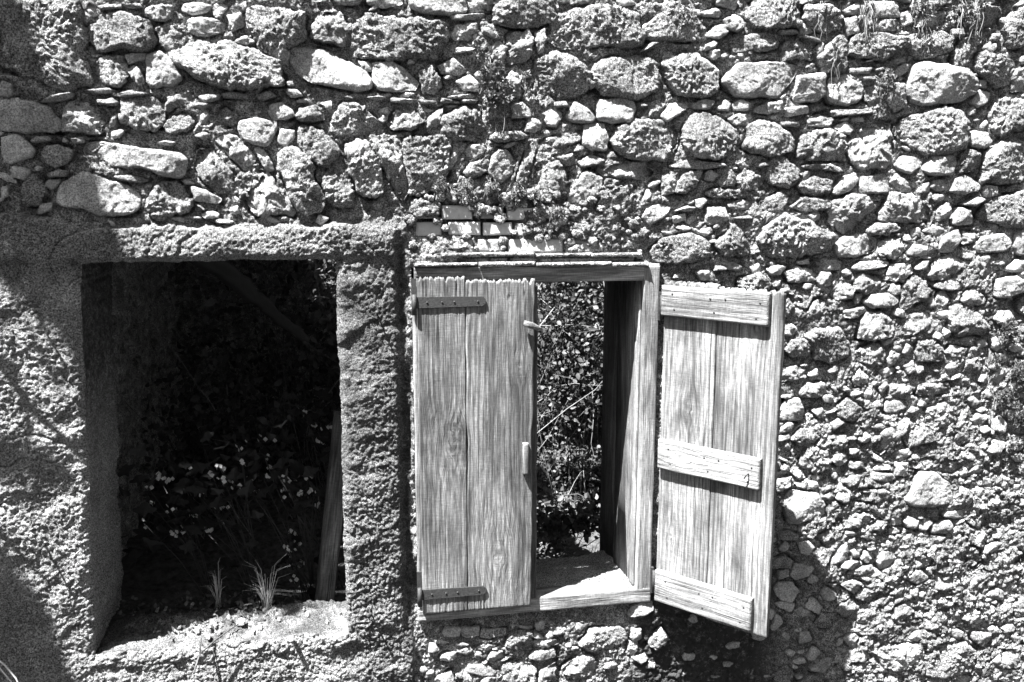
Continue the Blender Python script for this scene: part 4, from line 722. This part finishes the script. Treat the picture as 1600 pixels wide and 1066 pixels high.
while yv < 3.6:
    wd = rng.uniform(.16, .22) if yv > .3 else rng.uniform(.05, .075); segs = [(-2.7, 2.4)]
    if .15 < yv < 1.9: segs = [(-2.7, rng.uniform(-.3, .0)), (rng.uniform(1.0, 1.5), 2.4)]  # gaps placed so that sun falls on chosen plants
    if .4 < yv < .7: segs = [(-2.7, -.64), (-.36, segs[0][1])]+segs[1:]
    for a, c in segs:
        b = MB(); b.box((a, yv-.4, .0), (c, yv+wd-.4, .025)); b.build('board', M_BARK, added_roof, False)
    yv += wd+(rng.uniform(.008, .017) if yv < .3 else .012 if yv < .6 else .006); k += 1
for xx in (-1.0, .0, 1.6): b = MB(); b.box((xx, .05, -.14), (xx+.1, 3.2, -.001)); b.build('rafter', M_BARK, added_roof, False)

bm = empty('fallen_beam', 'dark slanting beam hanging inside the top of the left opening', 'beam', tuple(at(290, 392, 1.1)))
P = np.array([at(285, 385, 1.1), at(360, 430, 1.15), at(420, 482, 1.2), at(478, 534, 1.25)])-at(290, 392, 1.1)
b = MB(); Pn = np.array([np.interp(np.linspace(0, 3, 22), range(4), P[:, j]) for j in range(3)]).T+rng.normal(0, .0035, (22, 3))
b.tube(Pn, np.linspace(.055, .022, 22)+rng.normal(0, .004, 22), 11); b.build('timber', M_NAIL, bm)
b = MB()
for j in range(5):
    s0 = Pn[12+j*2]; b.tube([s0, s0+[.05, 0, -.06], s0+[.09+.02*j, .02, -.14]], [.008, .005, .002], 5)
b.build('splinter', M_BARK, bm)
pa, pb = at(513, 944, .42), at(546, 640, .44)
lp = empty('leaning_post', 'grey squared wooden post leaning behind the right edge of the left opening', 'post', tuple(pa))
dv = Vector(pb-pa); po = plank('post', .075, dv.length, .06, M_WOODD, lp, (-.05, 0, -.02), seed=61, tone=.3, bevel=.006, crack=.003)
po.rotation_euler = (0, math.atan2(dv.x, dv.z), radians(12))

# ------------------------------------------------------------------ plants
def leaf_shape(kind):                                            # flat outlines, x across, y along
    if kind == 'simple': return np.array([(0, 0), (.28, .25), (.3, .55), (0, 1), (-.3, .55), (-.28, .25)])
    th = np.linspace(-2.5, 2.5, 15); r = .5+.16*np.cos(th*3.75)+.1*np.cos(th)
    return np.vstack([[(0, 0)], np.stack([np.sin(th)*r, .5+np.cos(th)*r*.95], 1)])
def leaf_mesh(kind, fold=.25):
    P = leaf_shape(kind); V = np.stack([P[:, 0], P[:, 1], fold*np.abs(P[:, 0])-.15*P[:, 1]**2], 1)
    c = len(V); V = np.vstack([V, [[0, .45, -.03]]]); n = c
    return V, np.array([(c, i, (i+1) % n) for i in range(n)])
LS, TS = leaf_mesh('simple'); LL, TL = leaf_mesh('lobed')
def rand_rot(n, up=.0):
    q = rng.normal(size=(n, 4)); q /= np.linalg.norm(q, axis=1)[:, None]; w_, x, yv, z = q.T
    return np.stack([np.stack([1-2*(yv*yv+z*z), 2*(x*yv-z*w_), 2*(x*z+yv*w_)], 1), np.stack([2*(x*yv+z*w_), 1-2*(x*x+z*z), 2*(yv*z-x*w_)], 1),
                     np.stack([2*(x*z-yv*w_), 2*(yv*z+x*w_), 1-2*(x*x+yv*yv)], 1)], 1)
def scatter(mb, pos, size, V0=LS, T0=TS):
    n = len(pos); R = rand_rot(n); V = np.einsum('nij,kj->nki', R, V0)*np.asarray(size)[:, None, None]+pos[:, None]
    T = (np.arange(n)[:, None, None]*len(V0)+T0[None]).reshape(-1, 3)
    mb.add(V.reshape(-1, 3), None, T, np.repeat(rng.uniform(.1, .95, n), len(V0)))
def bush(label, base, cent, rad, nleaf, ls, ntw, name='bush', lm=None, tr=(.0012, .003)):
    e = empty(name, label, 'bush', base); base = np.array(base)
    f = MB(); cent = np.array(cent); rad = np.array(rad)
    cl = cent+rng.normal(size=(28, 3))*.5*rad
    pos = cl[rng.integers(0, 28, nleaf)]+rng.normal(size=(nleaf, 3))*rad*.2
    scatter(f, pos-base, rng.uniform(.5, 1.2, nleaf)*ls); f.build('foliage', lm or M_BUSH, e)
    t = MB()
    for i in range(ntw):
        a = base+rng.normal(size=3)*[rad[0]*.5, .1, 0]; c = cent+rng.normal(size=3)*rad*.6; d = c+rng.normal(size=3)*rad*.45
        if i % 2: a = cent+rng.normal(size=3)*rad*.6
        m_ = (a+c)/2+rng.normal(size=3)*.16; Pc = np.array([a, m_, c, d]); tt = np.linspace(0, 1, 9)[:, None]
        Pc = (1-tt)**3*Pc[0]+3*tt*(1-tt)**2*Pc[1]+3*tt*tt*(1-tt)*Pc[2]+tt**3*Pc[3]+rng.normal(size=(9, 3))*.008
        t.tube(Pc-base, np.linspace(tr[1], tr[0]*.5, 9), 4, rng.uniform(0, 1))
    t.build('twigs', M_TWIG, e); return e
bush('dense twiggy bush filling the view through the half open window', (1.15, 1.7, .5), (1.15, 1.7, 1.45), (.55, .45, .75), 19000, .034, 110)
bush('low broad leaved bush just behind the window sill', (1.0, .98, .45), (1.05, .95, .72), (.3, .16, .12), 1300, .042, 24)
bush('dark leafy bush at the back of the room behind the left opening', (-.25, 2.2, .5), (-.2, 2.3, 1.5), (.6, .45, .8), 3200, .06, 120, lm=M_WEED)
bush('dark bush against the inner wall left of the flowering weeds', (-.8, 1.7, .45), (-.75, 1.9, .95), (.35, .45, .45), 1500, .055, 50, lm=M_WEED)
bush('drooping leafy branch at the top right corner of the left opening', (.05, .95, 2.2), (-.05, .85, 2.0), (.09, .1, .2), 330, .03, 14)

lobed = bpy.data.meshes.new('leaf'); lobed.from_pydata(LL.tolist(), [], TL.tolist()); lobed.materials.append(M_WEED)
fl = MB()
for k in range(4):
    an = k*pi/2; c_, s_ = cos(an), sin(an); P = LS*np.array([1.7, 1, .3]); fl.add(np.stack([P[:, 0]*c_-P[:, 1]*s_, P[:, 0]*s_+P[:, 1]*c_, P[:, 2]+.2*P[:, 1]], 1)*.5, None, TS, .6)
flo0 = fl.build('flower', M_PETAL); flower_me = flo0.data; bpy.data.objects.remove(flo0)
def child(me, name, parent, loc, rot, s):
    o = bpy.data.objects.new(name, me); C.objects.link(o); o.parent = parent; o.location = loc; o.rotation_euler = rot; o.scale = (s, s, s); return o
FLW = [(250, 745), (259, 751), (268, 795), (345, 744), (351, 748), (340, 791), (346, 793), (275, 833), (283, 829), (322, 828), (328, 826), (310, 770), (430, 690), (420, 733), (412, 744), (425, 730), (400, 766), (395, 770),
       (455, 752), (462, 758), (448, 748), (470, 769), (490, 770), (494, 791), (460, 838), (452, 834), (445, 856), (468, 848), (380, 722), (475, 640), (480, 650), (500, 690), (497, 670), (521, 665), (374, 700), (232, 760), (240, 790), (225, 815),
       (408, 690), (390, 745), (440, 770), (365, 747), (372, 760), (420, 715), (345, 730), (331, 742), (480, 745), (455, 862), (470, 880), (300, 735), (298, 806), (456, 905)]
clus = [([i for i, p in enumerate(FLW) if p[0] < 300], (-.62, .62), 'flowering weed with pale blossoms, leftmost in the dark opening'),
        ([i for i, p in enumerate(FLW) if 300 <= p[0] < 385], (-.42, .66), 'tall flowering weed in the middle of the dark opening, behind the thin grass tuft'),
        ([i for i, p in enumerate(FLW) if p[0] >= 385 and p[1] >= 735], (-.2, .64), 'flowering weed behind the thick grass tuft, many small pale blossoms'),
        ([i for i, p in enumerate(FLW) if p[0] >= 385 and p[1] < 735], (-.08, .95), 'slender flowering weed near the leaning post, blossoms high up')]
for idx, (bx, by), lab in clus:
    bz = FLO(bx, by); e = empty('flowering_weed', lab, 'plant', (bx, by, bz), 0, 'flowering weeds inside the left opening')
    st = MB(); o0 = np.array([bx, by, bz])
    for i in idx:
        p = at(*FLW[i], by+rng.uniform(-.06, .12)); m_ = (o0+p)/2+[rng.uniform(-.03, .03), 0, .05]
        st.tube(np.array([o0+rng.normal(size=3)*.02, m_, p-[0, 0, .01]])-o0, [.003, .002, .0012], 5)
        for _ in range(rng.integers(3, 5)):
            child(flower_me, 'flower', e, p-o0+rng.normal(size=3)*[.012, .006, .009], (rng.uniform(1.0, 1.6), rng.uniform(-.3, .3), rng.uniform(0, 3)), rng.uniform(.017, .025))
    st.build('stem', M_WEED, e)
    for _ in range(int(14+len(idx)*3)):
        p = at(*FLW[idx[rng.integers(len(idx))]], by)+rng.normal(size=3)*[.09, .07, .08]-[0, 0, .07]
        if p[2] < bz: p[2] = bz+rng.uniform(0, .3)
        child(lobed, 'leaf', e, p-o0, (rng.uniform(.7, 1.5), rng.uniform(-.5, .5), rng.uniform(2.2, 4.)), rng.uniform(.04, .08))
def tuft(label, base, n, hgt, spread, lean=0., r=.0009):
    e = empty('grass_tuft', label, 'grass', base, 0, 'dry grass on the sill'); b = MB()
    for _ in range(n):
        a = rng.uniform(0, 2*pi); hh = hgt*rng.uniform(.45, 1.); s = spread*rng.uniform(.2, 1)
        tip = np.array([cos(a)*s+lean*hh, sin(a)*s*.6, hh*rng.uniform(.5, 1)]); mid = tip*[.45, .45, .75]+[0, 0, hh*rng.uniform(0, .2)]
        b.tube([rng.normal(size=3)*[.009, .008, 0], mid*.5, mid, tip], [r, r, r*.8, r*.3], 4, rng.random())
    b.build('blades', M_STALK, e)
SZ = .683
def on_sill(px, py): 
    d = fw+rt*(px-800)/FPX+up*(533-py)/FPX; return CAM+d*((SZ-CAM[2])/d[2])
tuft('thick tuft of dry grass with spreading stalks on the sill of the dark opening', tuple(on_sill(418, 948)-[0, 0, .01]), 38, .26, .11)
tuft('thin tuft of dry grass with two long stalks, left of the thicker tuft', tuple(on_sill(342, 946)-[0, 0, .01]), 17, .24, .07, -.1)
tg = MB(); P = [on_sill(302, 1040)+[0, 0, -.03], on_sill(312, 1020)+[0, 0, -.004], on_sill(340, 1000)+[0, 0, .006], on_sill(372, 980)+[0, 0, .012]]
o0 = P[0]; e = empty('dry_twig', 'forked dark twig lying across the sunlit sill of the left opening', 'twig', tuple(o0))
tg.tube(np.array(P)-o0, [.004, .004, .003, .002], 6); tg.tube(np.array([P[1], P[1]+[.0, .02, .02], P[1]+[.004, .04, .05]])-o0, [.004, .003, .002], 5); tg.build('stem', M_BARK, e)
for px, py, s, lb in ((376, 978, .018, 'rounded pebble resting on the lit sill beside the twig'), (455, 1003, .009, 'tiny pebble on the front edge of the lit sill')):
    th = np.linspace(0, 2*pi, 9)[:-1]; o = Outline(np.stack([np.cos(th)*s, np.sin(th)*s*.6], 1), 's', 77)
    V, q = stone_geo(o, 5, .0018); ob = make_mesh('pebble', V+[0, .0, 0], q, None, M_STONE, None, {'tone': .5, 'crust': .2}); ob.location = on_sill(px, py)+[0, 0, s*.4]; tag(ob, lb, 'pebble')
e = empty('dry_stalk', 'two long pale dry stalks bending up at the lower left corner', 'plant', tuple(at(34, 1090, -.15))); b = MB(); o0 = at(34, 1090, -.15)
b.tube(np.array([at(40, 1095, -.15), at(25, 1060, -.15), at(8, 1040, -.14), at(-14, 1022, -.12)])-o0, .0028, 6, .9); b.tube(np.array([at(28, 1095, -.13), at(18, 1066, -.13), at(-2, 1042, -.12), at(-20, 1030, -.1)])-o0, .0024, 6, .9); b.build('stalk', M_STALK, e)

lt = MB(); n = 700; px = rng.uniform(185, 470, n); py = rng.uniform(925, 1000, n); P = np.array([on_sill(a, c) for a, c in zip(px, py)])
P = P[(P[:, 1] > .1) & (P[:, 1] < .42) & (P[:, 0] < -.35-.9*(.42-P[:, 1])+.25)]; P[:, 2] += rng.uniform(-.005, .022, len(P))
scatter(lt, P, rng.uniform(.008, .026, len(P))); lt.build('leaf_litter', M_WEED, None, kind='stuff')

gv = MB()
for k in range(36):
    s = rng.uniform(.003, .008); th = np.linspace(0, 2*pi, 7)[:-1]; r = s*rng.uniform(.7, 1.2, 6); c = on_sill(rng.uniform(200, 535), rng.uniform(948, 1004))
    if c[1] < .02: continue
    o = Outline(np.stack([r*np.cos(th), r*np.sin(th)*.7], 1), 'n', 300+k); V, q = stone_geo(o, 300+k, .004); gv.add(V+c+[0, 0, s*.3], q, a=rng.uniform(.1, .8))
gv.build('grit', M_MORTAR, wall, kind='stuff')

# plants rooted in the wall
def rosettes(mb, pos, s):
    for p in pos:
        n = 12; th = rng.uniform(0, 2*pi, n); el = rng.uniform(-.1, 1.3, n); d = np.stack([np.cos(th)*np.cos(el), -np.sin(el)*.8-.2, np.sin(th)*np.cos(el)], 1)
        d /= np.linalg.norm(d, axis=1)[:, None]; side = np.cross(d, rng.normal(size=3)); side /= np.linalg.norm(side, axis=1)[:, None]
        k = s*rng.uniform(.7, 1.2)
        for dd, sd in zip(d, side):
            mb.add(np.array([p, p+dd*k*.55+sd*k*.18, p+dd*k, p+dd*k*.55-sd*k*.18]), [(0, 1, 2, 3)], a=rng.uniform(.3, .9))
def wall_plant(label, spots, s=.016, lm=M_SEDUM, strands=0, name='wall_plant', group=None):
    o0 = at(*spots[0][:2], -.01); e = empty(name, label, 'wall plant', tuple(o0), 0, group); mb = MB(); tw = MB()
    for px, py, r, n in spots:
        c = at(px, py, -.014); pos = c+rng.normal(size=(n, 3))*[r*.0012, .006, r*.0012]-[0, .008, 0]
        rosettes(mb, pos-o0, s)
        for p in pos[:max(1, n//2)]: tw.tube([p-o0, p-o0+[rng.uniform(-.01, .01), .012, -.02], (c-o0)*.5+(p-o0)*.5+[0, .03, .03]], [.001, .0012, .0015], 4)
    for _ in range(strands):
        px, py, r, n = spots[rng.integers(len(spots))]; p = at(px+rng.normal(0, r*.6), py, -.02)-o0; L = rng.uniform(.05, .16); P = [p]
        for _k in range(5): P.append(P[-1]+[rng.normal(0, .008), rng.normal(-.001, .003), -L/5])
        tw.tube(P, np.linspace(.0016, .0006, 6), 4, rng.random())
    mb.build('leaves', lm, e); tw.build('stems', M_TWIG, e, kind='stuff')
wall_plant('star leaved stonecrop hanging down a dark gap between stones at top centre', [(752, 78, 14, 10), (765, 100, 14, 12), (775, 120, 18, 24), (772, 140, 18, 30), (785, 150, 16, 22), (760, 118, 14, 16), (822, 118, 8, 8), (775, 158, 10, 10)], .021, strands=14)
wall_plant('small mossy tuft on the big crusty stone, top centre right', [(962, 22, 14, 14), (948, 30, 10, 8)], .012)
wall_plant('mossy tuft on top of the rounded stone near the top edge', [(1066, 12, 16, 16), (1070, 32, 8, 6)], .012)
wall_plant('dark mossy growth crusting the right edge of the wall at mid height', [(1575, 520, 22, 60), (1590, 580, 20, 70), (1570, 620, 20, 50), (1592, 650, 18, 60), (1580, 700, 16, 30), (1555, 560, 14, 24)], .012, M_BUSH)
wall_plant('fuzzy moss clumps over the pale bricks above the window', [(690, 292, 14, 50), (725, 294, 14, 50), (770, 290, 12, 30), (810, 298, 14, 60), (838, 306, 12, 40), (746, 334, 3, 8), (862, 352, 10, 26), (872, 330, 12, 30)], .009)
g = 'dry creepers hanging over the top right of the wall'
wall_plant('longest dry creeper, its strands hanging down to the big crusty block', [(1352, 8, 8, 4), (1362, 2, 6, 4)], .01, M_SEDUM, 26, 'dry_creeper', g)
wall_plant('leafy dry creeper hanging beside the flat squared stone at the top', [(1438, 8, 14, 26), (1448, 22, 12, 20), (1470, 2, 12, 12)], .013, M_SEDUM, 14, 'dry_creeper', g)
wall_plant('dry creeper hanging furthest to the upper right corner', [(1508, 14, 12, 16), (1515, 30, 10, 12), (1530, 4, 14, 14)], .013, M_SEDUM, 10, 'dry_creeper', g)
wall_plant('thin dry creeper crossing the dark tilted stone below the tiles', [(1306, 72, 10, 8), (1312, 88, 8, 8)], .011, M_SEDUM, 10, 'dry_creeper', g)
wall_plant('tangled dry creeper left of the big smooth stone at upper right', [(1386, 118, 12, 18), (1378, 128, 10, 10)], .012, M_SEDUM, 12, 'dry_creeper', g)
wall_plant('short dry creeper strand on the stone at the top right', [(1288, 12, 6, 6)], .01, M_SEDUM, 5, 'dry_creeper', g)

hd = empty('sky_screen', 'dark leafy screen out of view facing the wall, added to block low sky', 'sky_screen', (0, -7, 0))  # unseen leafy screen, added to cut the sky fill on the wall
u, v = np.meshgrid(np.linspace(-14, 14, 160), np.linspace(0, 1, 50), indexing='ij'); p = np.stack([u, v*0, v*5], -1).reshape(-1, 3)
hn = (.5*fbm(p*.9, 4)+.25*billow(p*3, 3)).reshape(u.shape)
make_mesh('foliage', np.stack([u, .9*np.sin(v*pi)*0-1.2*v**2+hn, v*(4.8+hn)], -1), grid_q(160, 50)[:, ::-1], None, M_WEED, hd, {'tone': .5})
# ------------------------------------------------------------------ the tree whose crown shades the left of the wall
tr = empty('tree', 'leaning tree in front of the wall whose crown shades its upper left', 'tree', (-6.6, -1.5, 0))
o0 = np.array([-6.6, -1.5, 0]); tk = MB(); cr_ = MB()
fork = np.array([-5.4, -.9, 6.4])
tk.tube(np.array([o0-[0, 0, .2], o0+[.15, .1, 1.6], o0+[.5, .3, 3.6], fork, fork+[.3, .1, 1.2], fork+[.5, .1, 2.2]])-o0, [.16, .14, .12, .10, .07, .03], 10)
def shade(px, py, rad, n, t=3.0, dens=1.):
    c = at(px, py, 0)+SUN*t; a = fork+[.2, .1, rng.uniform(.2, 1.2)]
    tk.tube(np.array([a, (a+c)/2+[0, 0, .15], c])-o0, [.03, .02, .008], 6)
    pos = c+rng.normal(size=(n, 3))*[.0009*rad, .06, .0009*rad]; scatter(cr_, pos-o0, rng.uniform(.05, .085, n))
for px, py, r, n in ((-10, 20, 22, 260), (0, 90, 30, 260), (30, 130, 26, 240), (-40, 60, 50, 260), (10, 200, 46, 330), (60, 190, 30, 240), (70, 250, 46, 330), (105, 290, 36, 300), (20, 300, 50, 300), (125, 335, 32, 280), (60, 352, 18, 200), (140, 372, 14, 160),
        (-20, 900, 40, 260), (20, 960, 36, 300), (50, 1030, 36, 320), (0, 1050, 50, 320), (-60, 980, 60, 260), (-60, 240, 60, 260)):
    shade(px, py, r, n)
def branch_shadow(pts, rad, t=1.3):
    P = [at(*p, 0)+SUN*t for p in pts]; P = [fork, (fork+P[0])/2+[-.3, 0, .2]]+P; tk.tube(np.array(P)-o0, np.linspace(rad*1.6, rad*.6, len(P)), 6)
branch_shadow([(-60, 520), (0, 570), (60, 655), (110, 705), (175, 765)], .011)
branch_shadow([(-90, 745), (-10, 752), (60, 742), (125, 765)], .026, 2.6); branch_shadow([(40, 600), (58, 680), (52, 760), (66, 830)], .008)
branch_shadow([(-20, 820), (40, 880), (90, 930)], .009)
tk.build('trunk', M_BARK, tr); cr_.build('crown', M_LEAF, tr)
